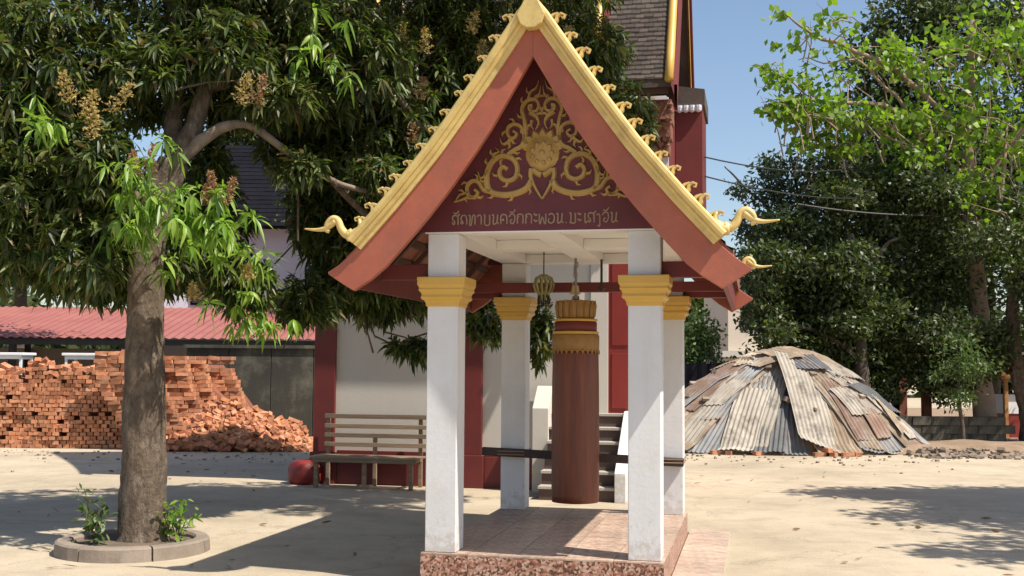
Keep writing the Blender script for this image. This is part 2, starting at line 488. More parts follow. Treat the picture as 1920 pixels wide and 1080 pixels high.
def np_mesh(name, V, quads=None, tris=None, mat=None, smooth=False):
    me = bpy.data.meshes.new(name)
    nq = 0 if quads is None else len(quads)
    ntr = 0 if tris is None else len(tris)
    me.vertices.add(len(V))
    me.vertices.foreach_set('co', np.ascontiguousarray(V, dtype=np.float32).ravel())
    loops = []
    starts = []
    if nq:
        loops.append(quads.ravel())
        starts.append(np.arange(nq) * 4)
    if ntr:
        loops.append(tris.ravel())
        starts.append(nq * 4 + np.arange(ntr) * 3)
    L = np.concatenate(loops).astype(np.int32)
    me.loops.add(len(L))
    me.loops.foreach_set('vertex_index', L)
    S = np.concatenate(starts).astype(np.int32)
    me.polygons.add(len(S))
    me.polygons.foreach_set('loop_start', S)
    if smooth:
        me.polygons.foreach_set('use_smooth', np.ones(len(S), dtype=bool))
    me.update(calc_edges=True)
    me.materials.append(M[mat] if isinstance(mat, str) else mat)
    return me

def unit(a):
    return a / np.maximum(np.linalg.norm(a, axis=-1, keepdims=True), 1e-9)

def leaf_mesh(name, P, D, L, W, mat, droop=0.35, origin=(0, 0, 0)):
    """one pointed, drooping leaf per row: base P, direction D, length L, width W"""
    n = len(P)
    D = unit(D)
    rnd = unit(rng.normal(size=(n, 3)) * 0.55 + np.array([0, 0, 1.0]))
    S = unit(np.cross(D, rnd))
    L = L[:, None]
    W = W[:, None]
    dr = (droop * (0.6 + 0.8 * rng.random((n, 1))))
    z = np.array([0, 0, 1.0])
    def at(t):
        return P + D * L * t - z * L * dr * t * t
    up = unit(np.cross(S, D))
    V = np.stack([at(0.0), at(0.38) - S * W * 0.5, at(0.38) + S * W * 0.5, at(0.72) - S * W * 0.36, at(0.72) + S * W * 0.36, at(1.0),
                  at(0.38) - up * W * 0.18, at(0.72) - up * W * 0.12], 1)
    V = V.reshape(-1, 3) - np.array(origin)
    b = (np.arange(n) * 8)[:, None]
    Q = np.concatenate([b + np.array([[1, 6, 7, 3]]), b + np.array([[6, 2, 4, 7]])])
    T = np.concatenate([b + np.array([[0, 6, 1]]), b + np.array([[0, 2, 6]]), b + np.array([[3, 7, 5]]), b + np.array([[7, 4, 5]])])
    return np_mesh(name, V, Q, T, mat)

def card_mesh(name, P, D, L, W, mat, origin=(0, 0, 0)):
    """small leaves far away: a bent diamond each"""
    n = len(P)
    D = unit(D)
    S = unit(np.cross(D, rng.normal(size=(n, 3))))
    N = unit(np.cross(S, D))
    L = L[:, None]
    W = W[:, None]
    V = np.stack([P, P + D * L * 0.5 - S * W * 0.5 + N * L * 0.08, P + D * L, P + D * L * 0.5 + S * W * 0.5 + N * L * 0.08], 1).reshape(-1, 3) - np.array(origin)
    b = (np.arange(n) * 4)[:, None]
    T = np.concatenate([b + np.array([[0, 1, 3]]), b + np.array([[1, 2, 3]])])
    return np_mesh(name, V, None, T, mat)

def in_ellipsoid(n, c, r, shell=0.35):
    d = unit(rng.normal(size=(n, 3)))
    rad = (rng.random((n, 1))) ** shell
    return np.array(c) + d * rad * np.array(r), d

def whorls(C, A, per, spread, lmin, lmax, wr):
    """turn whorl centres and axes into leaves"""
    n = len(C)
    A = unit(A)
    X = unit(np.cross(A, rng.normal(size=(n, 3))))
    Y = np.cross(A, X)
    Ps, Ds = [], []
    for k in range(per):
        t = 2 * math.pi * (k + rng.random((n, 1)) * 0.6) / per
        s = spread * (0.55 + 0.6 * rng.random((n, 1)))
        Ds.append(A * np.cos(s) + (X * np.cos(t) + Y * np.sin(t)) * np.sin(s))
        Ps.append(C - A * 0.10 * rng.random((n, 1)))
    P = np.concatenate(Ps)
    D = np.concatenate(Ds)
    L = lmin + (lmax - lmin) * rng.random(len(P))
    return P, D, L, L * wr * (0.8 + 0.4 * rng.random(len(P)))

def wobble(pts, amp, steps=5):
    """smooth a coarse path and let it wander a little"""
    pts = [Vector(p) for p in pts]
    out = []
    for i in range(len(pts) - 1):
        p0, p1, p2, p3 = pts[max(i - 1, 0)], pts[i], pts[i + 1], pts[min(i + 2, len(pts) - 1)]
        for s in range(steps):
            t = s / steps
            q = 0.5 * ((2 * p1) + (p2 - p0) * t + (2 * p0 - 5 * p1 + 4 * p2 - p3) * t * t + (3 * p1 - p0 - 3 * p2 + p3) * t ** 3)
            out.append(q + Vector((mnoise.noise(q * 1.7), mnoise.noise(q * 1.7 + Vector((9, 0, 0))), mnoise.noise(q * 1.7 + Vector((0, 9, 0))))) * amp)
    out.append(pts[-1])
    return out

def taper(r0, r1, n, p=1.0):
    return [r0 + (r1 - r0) * (i / (n - 1)) ** p for i in range(n)]

# ------------------------------------------------------------------ ground
g = MB()
N = 40
xs = [-300 + 600 * i / N for i in range(N + 1)]
ys = [-120 + 620 * i / N for i in range(N + 1)]
g.add([(x, y, 0) for y in ys for x in xs], [(j * (N + 1) + i, j * (N + 1) + i + 1, (j + 1) * (N + 1) + i + 1, (j + 1) * (N + 1) + i) for j in range(N) for i in range(N)])
g.build('ground', 'ground', kind='structure')
# earth strip behind the yard on the right, under the trees
e = MB()
poly = []
for i in range(25):
    x = 2.5 + 26 * i / 24
    poly.append((x, 21.3 - 0.10 * max(0, x - 8) + 0.35 * mnoise.noise((x * 0.8, 3, 0)), 0.004))
poly += [(28.5, 45, 0.004), (2.5, 45, 0.004)]
e.add(poly, [tuple(range(len(poly)))])
e.build('earth_ground', 'dirt', kind='structure')

# ------------------------------------------------------------------ the pavilion
F0 = 0.24                       # floor height
HW, D = 0.737, 2.515            # half column spacing, column rows apart
pav = framed('drum_pavilion', (0, D / 2, 0), label='small open pavilion with a steep gold edged red gable on four white columns', cat='pavilion')
PB = (0, D / 2, 0)

m = MB(PB)
m.box((-0.862, -0.142, 0.0), (0.862, D + 0.142, F0 - 0.012))
m.build('plinth', 'grout', pav)
# floor tiles
nu, nw = 5, 8
u0, u1, w0, w1 = -0.874, 0.874, -0.154, D + 0.154
su, sw = (u1 - u0) / nu, (w1 - w0) / nw
m = MB()
m.box((-su / 2 + 0.003, -sw / 2 + 0.003, -0.012), (su / 2 - 0.003, sw / 2 - 0.003, 0))
tile = m.mesh('floor_tile', 'floor')
for i in range(nu):
    for j in range(nw):
        put('floor_tile', tile, pav, (u0 + (i + .5) * su - PB[0], w0 + (j + .5) * sw - PB[1], F0 + 0.0015 * random.random()))
# riser tiles, front and both sides
m = MB()
m.box((-su / 2 + 0.002, -0.011, -0.113), (su / 2 - 0.002, 0, 0.113))
riser = m.mesh('riser_tile', 'riser')
for i in range(nu):
    put('riser_tile', riser, pav, (u0 + (i + .5) * su, -0.1425 - PB[1], 0.1135))
m = MB()
m.box((-sw / 2 + 0.002, -0.011, -0.113), (sw / 2 - 0.002, 0, 0.113))
riser2 = m.mesh('riser_tile', 'riser')
for j in range(nw):
    for s in (-1, 1):
        put('riser_tile', riser2, pav, (s * 0.8625, w0 + (j + .5) * sw - PB[1], 0.1135), (0, 0, s * math.pi / 2))
# tiled apron on the sunny side
m = MB(PB)
m.box((0.876, -0.60, 0.0), (1.255, 3.05, 0.02))
m.build('apron_slab', 'grout', pav)
m = MB()
m.box((-0.186, -0.163, 0), (0.186, 0.163, 0.012))
ap = m.mesh('apron_tile', 'apron')
for j in range(11):
    put('apron_tile', ap, pav, (1.0655, -0.43 + 0.332 * j - PB[1], 0.021 + 0.001 * random.random()))

# columns
H1, H2 = F0 + 1.778, F0 + 2.318
def column(u, w):
    m = MB(PB)
    m.box((u - 0.115, w - 0.115, F0 + 0.002), (u + 0.115, w + 0.115, H2 - 0.003))
    c = m.build('column', 'white', pav, bevel=0.006)
    m = MB(PB)
    s2 = math.sqrt(2)
    prof = [(0.119, 0.0), (0.124, 0.004), (0.128, 0.030), (0.137, 0.046), (0.150, 0.052), (0.157, 0.066), (0.154, 0.080), (0.150, 0.084), (0.157, 0.104),
            (0.166, 0.112), (0.171, 0.124), (0.166, 0.134), (0.172, 0.150), (0.178, 0.158), (0.180, 0.212), (0.176, 0.217)]
    m.lathe((u, w), [(r * s2, H1 + z) for r, z in prof], 4, math.pi / 4)
    m.build('capital', 'gold', c, bevel=0.003)
for u in (-HW, HW):
    for w in (0, D):
        column(u, w)

# beams and coffered ceiling
def beam(name, a, b, mat='ceiling', bev=0.004):
    m = MB(PB)
    m.box(a, b)
    return m.build(name, mat, pav, bevel=bev)
BZ = H2 + 0.085
for u in (-HW, 0, HW):
    beam('ceiling_beam', (u - 0.115, -0.115, H2), (u + 0.115, D + 0.115, BZ))
for k, w in enumerate((0, D / 2, D)):
    for a, b in ((-HW + 0.115, -0.115), (0.115, HW - 0.115)):
        beam('ceiling_beam', (a + .0005, w - 0.112, H2 + 0.003), (b - .0005, w + 0.112, BZ - 0.002))
beam('ceiling_slab', (-0.85, -0.11, BZ), (0.85, D + 0.11, BZ + 0.03))
# red tie beams and brackets that reach out to the eaves
for w in (-0.02, D - 0.06):
    for s in (-1, 1):
        a, b = sorted((s * 0.853, s * 1.245))
        beam('eave_bracket', (a, w, F0 + 1.985), (b, w + 0.09, F0 + 2.10), 'darkred')
beam('tie_beam', (-1.245, D - 0.215, F0 + 2.035), (1.245, D - 0.117, F0 + 2.125), 'darkred')

# roof profile (u, height above floor)
PU = [0.0, 0.05, 0.10, 0.20, 0.30, 0.40, 0.50, 0.60, 0.73, 0.85, 0.95, 1.05, 1.16, 1.25, 1.31]
def outer(u):
    return float(np.interp(u, [0, .1, .4, .73, 1.05, 1.31], [3.915, 3.80, 3.375, 2.925, 2.535, 2.235]) - 0.028 * math.sin(math.pi * u / 1.31)) + F0
def inner(u):
    return float(np.interp(u, [0, .335, .64, .91, 1.10, 1.30], [3.50, 2.93, 2.51, 2.195, 1.99, 1.865])) + F0
ROOF_W0, ROOF_W1 = -0.46, D + 0.46
for s in (-1, 1):
    us = PU + [1.36]
    m = MB(PB)
    top = [(s * u, outer(min(u, 1.31)) - 0.07 - max(0, u - 1.31) * 0.9) for u in us]
    bot = [(u * 0.995, z - 0.045) for u, z in top]
    m.strip(top, bot, ROOF_W0, ROOF_W1)
    rf = m.build('roof_slope', 'redtile', pav)
    # clay tiles on top, overlapping courses
    t = MB(PB)
    for i in range(len(us) - 1):
        (ua, za), (ub, zb) = top[i], top[i + 1]
        n = 16
        for k in range(n):
            wa = ROOF_W0 + 0.02 + (ROOF_W1 - ROOF_W0 - 0.04) * k / n
            wb = wa + (ROOF_W1 - ROOF_W0 - 0.04) / n - 0.008
            l = 0.012 + 0.008 * random.random()
            t.add([(ua, wa, za + 0.004), (ua, wb, za + 0.004), (ub, wb, zb + l + 0.012), (ub, wa, zb + l + 0.012), (ub, wb, zb + 0.002), (ub, wa, zb + 0.002)],
                  [(0, 1, 2, 3), (3, 2, 4, 5)])
    tag(t.build('roof_tiles', 'redtile', rf), kind='stuff')
    # battens seen from below
    for u in (0.25, 0.45, 0.65, 0.82, 0.98, 1.12, 1.24):
        z = outer(u) - 0.145
        m = MB(PB)
        m.box((s * u - 0.02, ROOF_W0 + 0.03, z - 0.025), (s * u + 0.02, ROOF_W1 - 0.03, z + 0.02))
        m.build('batten', 'rafter', pav)
    for k in range(5):
        w = 0.18 + k * (D - 0.36) / 4
        m = MB(PB)
        tp = [(s * u, outer(u) - 0.165) for u in PU[2:]]
        m.strip(tp, [(u, z - 0.06) for u, z in tp], w - 0.025, w + 0.025)
        m.build('rafter', 'rafter', pav)
    # eave fascia
    m = MB(PB)
    a, b = sorted((s * 1.285, s * 1.32))
    m.box((a, ROOF_W0 + 0.025, F0 + 1.895), (b, ROOF_W1 - 0.025, F0 + 2.06))
    m.build('fascia', 'darkred', pav)

# pediment: the triangular board that closes the gable above the beam
def gable_panel(w_a, w_b):
    m = MB(PB)
    us = [-x for x in reversed(PU[1:12])] + PU[0:12]
    tp = [(u, outer(abs(u)) - 0.16) for u in us]
    zb = H2 + 0.006
    tp = [(u, max(z, zb + 0.01)) for u, z in tp]
    m.strip(tp, [(u, zb) for u, z in tp], w_a, w_b)
    return m
ped = gable_panel(-0.140, -0.119).build('pediment', 'maroon', pav)
gable_panel(D + 0.119, D + 0.140).build('pediment', 'maroon', pav)
m = MB(PB)
m.box((-0.868, -0.1395, H2 - 0.004), (0.868, -0.1185, H2 + 0.0055))
m.build('pediment_ledge', 'ceiling', pav)

# barge boards with heavy gold moulding, front and back
def barge(s, wf, front):
    sg = -1 if front else 1
    m = MB(PB)
    us = PU[:-1] + [1.30]
    top = [(s * u, outer(u) - 0.10) for u in us] + [(s * 1.40, F0 + 2.06), (s * 1.482, F0 + 2.008)]
    bot = []
    for i, (u, z) in enumerate(top):
        au = abs(u)
        if au <= 1.25:
            bot.append((s * au, inner(au)))
        elif au < 1.31:
            bot.append((s * 1.285, F0 + 1.872))
        elif au < 1.45:
            bot.append((s * 1.36, F0 + 1.915))
        else:
            bot.append((s * 1.478, F0 + 1.992))
    m.strip(top, bot, min(wf, wf - sg * 0.055), max(wf, wf - sg * 0.055))
    b = m.build('barge_board', 'red', pav, bevel=0.004)
    # moulding swept along the upper edge
    prof = [(-0.104, 0.0), (-0.104, 0.022), (-0.074, 0.026), (-0.070, 0.042), (-0.054, 0.052), (-0.044, 0.047), (-0.040, 0.060), (-0.020, 0.073), (0.002, 0.070), (0.015, 0.052),
            (0.017, 0.024), (0.010, -0.030), (-0.02, -0.062), (-0.085, -0.062)]
    vs, fs = [], []
    cu = [0.0, 0.03] + PU[1:]
    n = len(prof)
    for i, u in enumerate(cu):
        a, c = cu[max(i - 1, 0)], cu[min(i + 1, len(cu) - 1)]
        if i == 0:
            nx, nz = 0.0, 1.45
        else:
            t = Vector((c - a, outer(c) - outer(a))).normalized()
            nx, nz = -t.y, t.x
        for (pn, pw) in prof:
            vs.append((s * max(0.0, u + nx * pn), wf + sg * pw, outer(u) + nz * pn))
    for i in range(len(cu) - 1):
        for k in range(n):
            a, c = i * n + k, i * n + (k + 1) % n
            fs.append((a, c, c + n, a + n))
    fs.append(tuple(range((len(cu) - 1) * n, len(cu) * n)))
    m = MB(PB)
    m.add(vs, fs)
    mo = m.build('gold_moulding', 'pale_gold', b, bevel=0.003)
    # curled flames along the ridge of the moulding
    for k in range(13):
        u = 0.13 + 1.08 * k / 12 + random.uniform(-0.008, 0.008)
        z = outer(u)
        t = Vector((0.06, outer(u + 0.03) - outer(u - 0.03))).normalized()
        nx, nz = -t.y, t.x
        tx, tz = t.x, t.y
        m = MB(PB)
        sc = 0.064 * random.uniform(0.9, 1.1)
        base = [(-0.35, 0.0), (-0.25, 0.35), (0.05, 0.6), (0.0, 1.0), (-0.35, 1.15), (-0.52, 0.95), (-0.34, 0.82)]
        base2 = [(0.35, 0.0), (0.40, 0.4), (0.25, 0.75), (-0.1, 0.92)]
        for bp, ww in ((base, (0.62, 0.56, 0.46, 0.36, 0.30, 0.22, 0.12)), (base2, (0.50, 0.42, 0.30, 0.08))):
            pts = []
            for (p, q) in bp:
                pts.append((s * (u - tx * p * sc + nx * q * sc * 1.25), z + (-tz * p + nz * q * 1.25) * sc))
            vs2, wd = pts, [x * sc for x in ww]
            m.ribbon(vs2, wd, wf + 0.022, 0.022)
            m.ribbon(vs2, wd, wf + 0.022, -0.022)
        m.build('flame_finial', 'pale_gold', b)
    # naga tail at the foot of the moulding
    path = [(1.245, 2.20), (1.262, 2.335), (1.300, 2.290), (1.345, 2.275), (1.385, 2.315), (1.412, 2.375), (1.452, 2.392), (1.490, 2.360), (1.500, 2.315), (1.475, 2.300)]
    pth = wobble([(s * u, wf, F0 + z) for u, z in path[2:]], 0.0, 4)
    m = MB(PB)
    m.tube(pth, taper(0.034, 0.016, len(pth)), 8)
    pp = wobble([(s * 1.43, wf, F0 + 2.375), (s * 1.50, wf, F0 + 2.325), (s * 1.57, wf, F0 + 2.313), (s * 1.665, wf, F0 + 2.322)], 0.0, 4)
    m.tube(pp, taper(0.028, 0.005, len(pp)), 8)
    sp = wobble([(s * 1.245, wf, F0 + 2.27), (s * 1.24, wf, F0 + 2.33), (s * 1.255, wf, F0 + 2.385)], 0, 3)
    m.tube(sp, taper(0.035, 0.008, len(sp)), 6)
    fil = wobble([(s * 1.20, wf, F0 + 2.31), (s * 1.29, wf, F0 + 2.27), (s * 1.34, wf, F0 + 2.262)], 0, 3)
    m.tube(fil, taper(0.05, 0.036, len(fil)), 8)
    m.build('naga_finial', 'pale_gold', b, smooth=True)
for s in (-1, 1):
    barge(s, -0.50, True)
    barge(s, D + 0.50, False)
m = MB(PB)
zk = F0 + 3.70
m.prism([(-0.10, zk + 0.075), (-0.075, zk + 0.01), (-0.03, zk - 0.02), (0.03, zk - 0.02), (0.075, zk + 0.01), (0.10, zk + 0.075), (0.035, zk + 0.20), (-0.035, zk + 0.20)], -0.592, -0.505)
m.build('ridge_cap', 'pale_gold', pav, bevel=0.006)

# ---- gilded ornament on the pediment (u, z); crop units -> metres
def oc(cx, cy):
    return ((cx - 675) / 874.0, 2.55 + (835 - cy) / 874.0)
def smooth2(pts, n=5):
    return [(p.x, p.z) for p in wobble([(a, 0, b) for a, b in pts], 0.0, n)]
WO = -0.1405
def spiral(cx, cy, r0, r1, a0, turns, sgn):
    out = []
    k = int(abs(turns) * 14)
    for i in range(k + 1):
        t = i / k
        r = r0 + (r1 - r0) * t
        a = a0 + sgn * turns * 2 * math.pi * t
        out.append((cx + r * math.cos(a), cy + r * math.sin(a)))
    return out
halves = []   # (points in crop units of the left half, start width, end width)
halves.append(([(610, 715), (575, 765), (500, 795), (420, 800), (340, 775), (318, 715), (325, 640), (365, 575), (430, 552), (490, 575), (517, 630), (505, 690), (455, 712), (412, 690), (402, 650), (425, 622), (455, 640)], 46, 30))
halves.append(([(345, 775), (300, 765), (262, 715), (222, 708), (190, 745), (200, 800), (240, 812), (262, 785), (240, 765)], 34, 22))
halves.append(([(250, 812), (190, 815), (150, 830), (105, 842)], 30, 4))
halves.append(([(200, 780), (165, 790), (140, 800), (118, 838)], 26, 4))
halves.append(([(330, 640), (305, 680), (280, 690), (262, 650)], 30, 3))
halves.append(([(365, 575), (370, 540), (400, 525), (375, 500)], 30, 3))
halves.append(([(455, 545), (500, 515), (545, 490), (562, 440), (545, 375), (495, 350), (455, 375), (458, 425), (490, 440), (512, 415), (490, 395)], 34, 20))
halves.append(([(480, 440), (450, 470), (420, 475), (405, 440)], 34, 4))
halves.append(([(558, 470), (570, 400), (560, 320), (545, 255), (575, 205), (625, 195), (655, 230), (640, 270), (600, 268), (592, 240), (615, 232)], 34, 20))
halves.append(([(600, 275), (640, 310), (655, 350), (635, 395)], 40, 6))
halves.append(([(610, 330), (608, 365), (625, 390)], 26, 4))
halves.append(([(590, 190), (600, 150), (640, 120), (655, 75)], 28, 3))
halves.append(([(640, 190), (660, 160), (668, 110)], 24, 3))
for hv, wa, wb in halves:
    for s in (1, -1):
        pts = smooth2([oc(x, y) for x, y in hv], 5)
        pts = [(s * u, z + F0) for u, z in pts]
        if max(abs(u) for u, z in pts) > 0.67:
            pass
        m = MB(PB)
        m.ribbon(pts, taper(wa / 874, wb / 874, len(pts)), WO, 0.020)
        # little flame leaves growing off the outside of each scroll
        for q in range(4, len(pts) - 6, 7):
            (ax_, az_), (bx_, bz_) = pts[q - 1], pts[q + 1]
            tx_, tz_ = bx_ - ax_, bz_ - az_
            ln_ = max(math.hypot(tx_, tz_), 1e-6)
            tx_, tz_ = tx_ / ln_, tz_ / ln_
            cxm = sum(p[0] for p in pts) / len(pts)
            czm = sum(p[1] for p in pts) / len(pts)
            nx_, nz_ = -tz_, tx_
            if nx_ * (pts[q][0] - cxm) + nz_ * (pts[q][1] - czm) < 0:
                nx_, nz_ = -nx_, -nz_
            o0 = pts[q]
            h_ = wa / 874 * 0.5
            lf = [(o0[0] + nx_ * h_ * 0.6, o0[1] + nz_ * h_ * 0.6), (o0[0] + nx_ * (h_ + .016) + tx_ * .012, o0[1] + nz_ * (h_ + .016) + tz_ * .012), (o0[0] + nx_ * (h_ + .020) + tx_ * .036, o0[1] + nz_ * (h_ + .020) + tz_ * .036)]
            m.ribbon(lf, [0.026, 0.020, 0.003], WO, 0.014)
        m.build('relief_scroll', 'relief', ped)
# the flower in the middle
def petal(pts, depth=0.018, w=WO):
    q = [oc(x, y) for x, y in pts]
    c = (sum(a for a, b in q) / len(q), sum(b for a, b in q) / len(q))
    m = MB(PB)
    vs = [(a, w, b + F0) for a, b in q] + [(c[0] + (a - c[0]) * 0.55, w - depth, c[1] + (b - c[1]) * 0.55 + F0) for a, b in q]
    n = len(q)
    m.add(vs, [(i, (i + 1) % n, (i + 1) % n + n, i + n) for i in range(n)] + [tuple(range(n, 2 * n))])
    m.build('relief_petal', 'relief', ped)
petal([(680 + 108 * math.cos(t), 545 + 112 * math.sin(t)) for t in [2 * math.pi * i / 18 for i in range(18)]], 0.022)
for k in range(7):
    a = -math.pi / 2 + (k - 3) * 0.42
    cx, cy = 680 + 95 * math.cos(a), 530 + 95 * math.sin(a)
    d = (math.cos(a), math.sin(a))
    n_ = (-d[1], d[0])
    petal([(cx - n_[0] * 30, cy - n_[1] * 30), (cx + d[0] * 25 - n_[0] * 26, cy + d[1] * 25 - n_[1] * 26), (cx + d[0] * 62, cy + d[1] * 62), (cx + d[0] * 25 + n_[0] * 26, cy + d[1] * 25 + n_[1] * 26), (cx + n_[0] * 30, cy + n_[1] * 30)], 0.016)
for ring, cnt, rr in ((26, 1, 24), (62, 9, 17)):
    for k in range(cnt):
        a = 2 * math.pi * k / cnt
        cx, cy = (680 + ring * math.cos(a), 545 + ring * math.sin(a)) if cnt > 1 else (680, 545)
        petal([(cx + rr * math.cos(t), cy + rr * math.sin(t)) for t in [2 * math.pi * i / 8 for i in range(8)]], 0.014, WO - 0.020)
for s in (1, -1):
    m = MB(PB)
    p = smooth2([oc(680 + s * 70, 640), oc(680 + s * 75, 690), oc(680 + s * 45, 760), oc(680, 835)], 4)
    m.ribbon([(u, z + F0) for u, z in p], taper(40 / 874, 12 / 874, len(p)), WO, 0.02)
    p = smooth2([oc(680 + s * 60, 645), oc(680 + s * 30, 670), oc(680 + s * 5, 680)], 4)
    m.ribbon([(u, z + F0) for u, z in p], 40 / 874, WO, 0.02)
    m.build('relief_scroll', 'relief', ped)

# ---- the painted inscription, letter by letter
GL = {
 'so': ([[(.12, .3), (.1, .1), (.32, .1), (.32, .35), (.1, .55), (.12, .9), (.4, 1), (.7, .85), (.75, .5), (.75, 0)], [(.62, .85), (.95, 1.15)]], .95),
 'kan': ([[(-.72, 1.28), (-.5, 1.18), (-.3, 1.25), (-.12, 1.5)]], 0),
 'do': ([[(.3, .38), (.15, .22), (.3, .1), (.42, .25), (.15, .6), (.3, .95), (.7, .95), (.85, .6), (.85, 0)]], 1.0),
 'tho': ([[(.08, .9), (.2, 1), (.28, .8), (.2, 0), (.4, 0), (.55, .85), (.75, 1), (.85, .8), (.85, 0)]], 1.0),
 'aa': ([[(.1, .8), (.35, 1), (.6, .8), (.6, 0)]], .8),
 'bo': ([[(.1, .95), (.25, 1), (.25, 0), (.8, 0), (.8, 1)]], 1.0),
 'no': ([[(.08, .9), (.25, 1), (.3, .8), (.25, .1), (.4, 0), (.7, .25), (.78, 1)], [(.7, .25), (.92, 0)]], 1.05),
 'kho': ([[(.15, 0), (.1, .7), (.35, 1), (.75, .9), (.85, .5), (.85, 0)], [(.2, .4), (.45, .5), (.4, .3)]], 1.0),
 'cho': ([[(.1, .7), (.3, 1), (.7, .95), (.8, .5), (.6, .05), (.3, .1), (.3, .4), (.5, .4)]], .95),
 'ko': ([[(.15, 0), (.15, .6), (.3, .72), (.1, .85), (.4, 1), (.8, .85), (.8, 0)]], 1.0),
 'a': ([[(.08, .9), (.2, 1), (.3, .82), (.5, .95)], [(.08, .28), (.2, .38), (.3, .2), (.5, .33)]], .65),
 'pho': ([[(.1, 1), (.1, .1), (.22, 0), (.45, .7), (.7, 0), (.85, .1), (.85, 1)]], 1.05),
 'o': ([[(.22, .5), (.1, .2), (.4, 0), (.75, .2), (.8, .7), (.5, 1), (.15, .85)]], .95),
 'dot': ([[(.15, .0), (.25, .06)]], .5),
 'mo': ([[(.1, .95), (.25, 1), (.25, .2), (.15, .05), (.3, 0), (.75, .05), (.75, 1)]], .95),
 'e': ([[(.3, 1), (.3, .1), (.45, 0), (.52, .15)]], .6),
 'ngo': ([[(.1, .7), (.25, .85), (.45, .7), (.45, -.35), (.2, -.3)]], .65),
}
txt = 'so kan do tho aa bo no kho cho kan ko ko a pho o no dot mo a e so ngo cho kan no'.split()
total = sum(GL[t][1] for t in txt)
U0, U1, ZT, HT = -0.667, 0.560, F0 + 2.375, 0.070
k = (U1 - U0) / total
x = U0
for t in txt:
    strokes, adv = GL[t]
    m = MB(PB)
    for st in strokes:
        p = wobble([(x + a * k, WO - 0.001, ZT + b * HT) for a, b in st], 0.0, 3)
        m.tube(p, 0.0058, 5)
    m.build('letter', 'letter', ped)
    x += adv * k

# ------------------------------------------------------------------ what hangs inside the pavilion
DU, DW = -0.072, 1.95
db = (DU, DW, 0.385)
drum = framed('log_drum', db, label='tall brown wooden log drum with gilded lotus top hanging inside the pavilion', cat='drum')
m = MB(db)
m.lathe((DU, DW), [(0.17, 0.385), (0.208, 0.39), (0.211, 0.45), (0.213, 0.9), (0.210, 1.4), (0.205, 1.70), (0.20, 1.72)], 40)
body = m.build('drum_body', 'drum', drum, smooth=False)
body.data.polygons.foreach_set('use_smooth', [len(p.vertices) == 4 for p in body.data.polygons])
m = MB(db)
m.lathe((DU, DW), [(0.200, 1.72), (0.211, 1.725), (0.212, 1.86), (0.202, 1.87)], 36)
m.build('gilded_band', 'oldgold', drum, smooth=True)
m = MB()
m.add([(-0.016, -0.004, 0), (0.016, -0.004, 0), (0, -0.006, -0.035), (-0.016, 0.004, 0), (0.016, 0.004, 0), (0, 0.002, -0.035)], [(0, 2, 1), (3, 4, 5), (0, 3, 5, 2), (1, 2, 5, 4), (0, 1, 4, 3)])
fr = m.mesh('fringe_point', 'oldgold')
for i in range(28):
    a = 2 * math.pi * i / 28
    put('fringe_point', fr, drum, (0.212 * math.sin(a), -0.212 * math.cos(a), 1.728 - db[2]), (0, 0, a))
for za, zb, r, mt, nm in ((1.87, 1.90, 0.206, 'gold', 'gilded_ring'), (1.90, 1.985, 0.190, 'darkred', 'red_neck'), (1.985, 2.01, 0.196, 'gold', 'gilded_ring')):
    m = MB(db)
    m.lathe((DU, DW), [(r - 0.012, za), (r, za + 0.006), (r, zb - 0.006), (r - 0.012, zb - 0.001)], 36)
    m.build(nm, mt, drum, smooth=True)
m = MB(db)
m.lathe((DU, DW), [(0.150, 2.01), (0.158, 2.03), (0.166, 2.14), (0.168, 2.17), (0.12, 2.175)], 36)
m.build('lotus_top', 'oldgold', drum, smooth=True)
m = MB()
m.add([(-0.026, 0, 0), (0.026, 0, 0), (0.030, -0.006, 0.13), (0, -0.014, 0.165), (-0.030, -0.006, 0.11), (0, -0.016, 0.02), (0, -0.026, 0.11), (0, 0.012, 0.1)],
      [(0, 1, 5), (1, 2, 6, 5), (0, 5, 6, 4), (2, 3, 6), (4, 6, 3), (0, 4, 7), (4, 3, 7), (3, 2, 7), (2, 1, 7), (1, 0, 7)])
pt = m.mesh('lotus_petal', 'oldgold')
for i in range(16):
    a = 2 * math.pi * i / 16
    put('lotus_petal', pt, drum, (0.164 * math.sin(a), -0.164 * math.cos(a), 2.015 - db[2]), (0, 0, a))
m = MB(db)
m.tube([(DU, DW, 2.17), (DU, DW, 2.2), (DU, DW, H2 + 0.0)], 0.011, 6)
m.lathe((DU, DW), [(0.02, 2.17), (0.035, 2.19), (0.03, 2.215), (0.01, 2.225)], 12)
m.build('hanging_rod', 'steel', drum)

lb = (-0.393, 2.1, 2.38)
lan = framed('tinsel_lantern', lb, label='round green and gold tinsel lantern hanging left of the drum', cat='lantern')
m = MB(lb)
for i in range(12):
    a = 2 * math.pi * i / 12
    pts = [(lb[0] + r * math.cos(a), lb[1] + r * math.sin(a), z) for r, z in ((0.02, 2.62 - 0.06), (0.075, 2.53), (0.095, 2.47), (0.075, 2.41), (0.03, 2.38))]
    m.tube(pts, 0.010, 4)
m.build('lantern_rib', 'lantern', lan)
m = MB(lb)
m.lathe((lb[0], lb[1]), [(0.04, 2.555), (0.07, 2.54), (0.075, 2.525), (0.05, 2.52)], 12)
m.lathe((lb[0], lb[1]), [(0.03, 2.41), (0.065, 2.395), (0.05, 2.375), (0.015, 2.33)], 12)
m.build('lantern_cap', 'lantern', lan)
lan.location.z -= 0.14
m = MB(lb)
m.tube([(lb[0], lb[1], 2.55), (lb[0], lb[1], H2 + 0.22)], 0.006, 5)
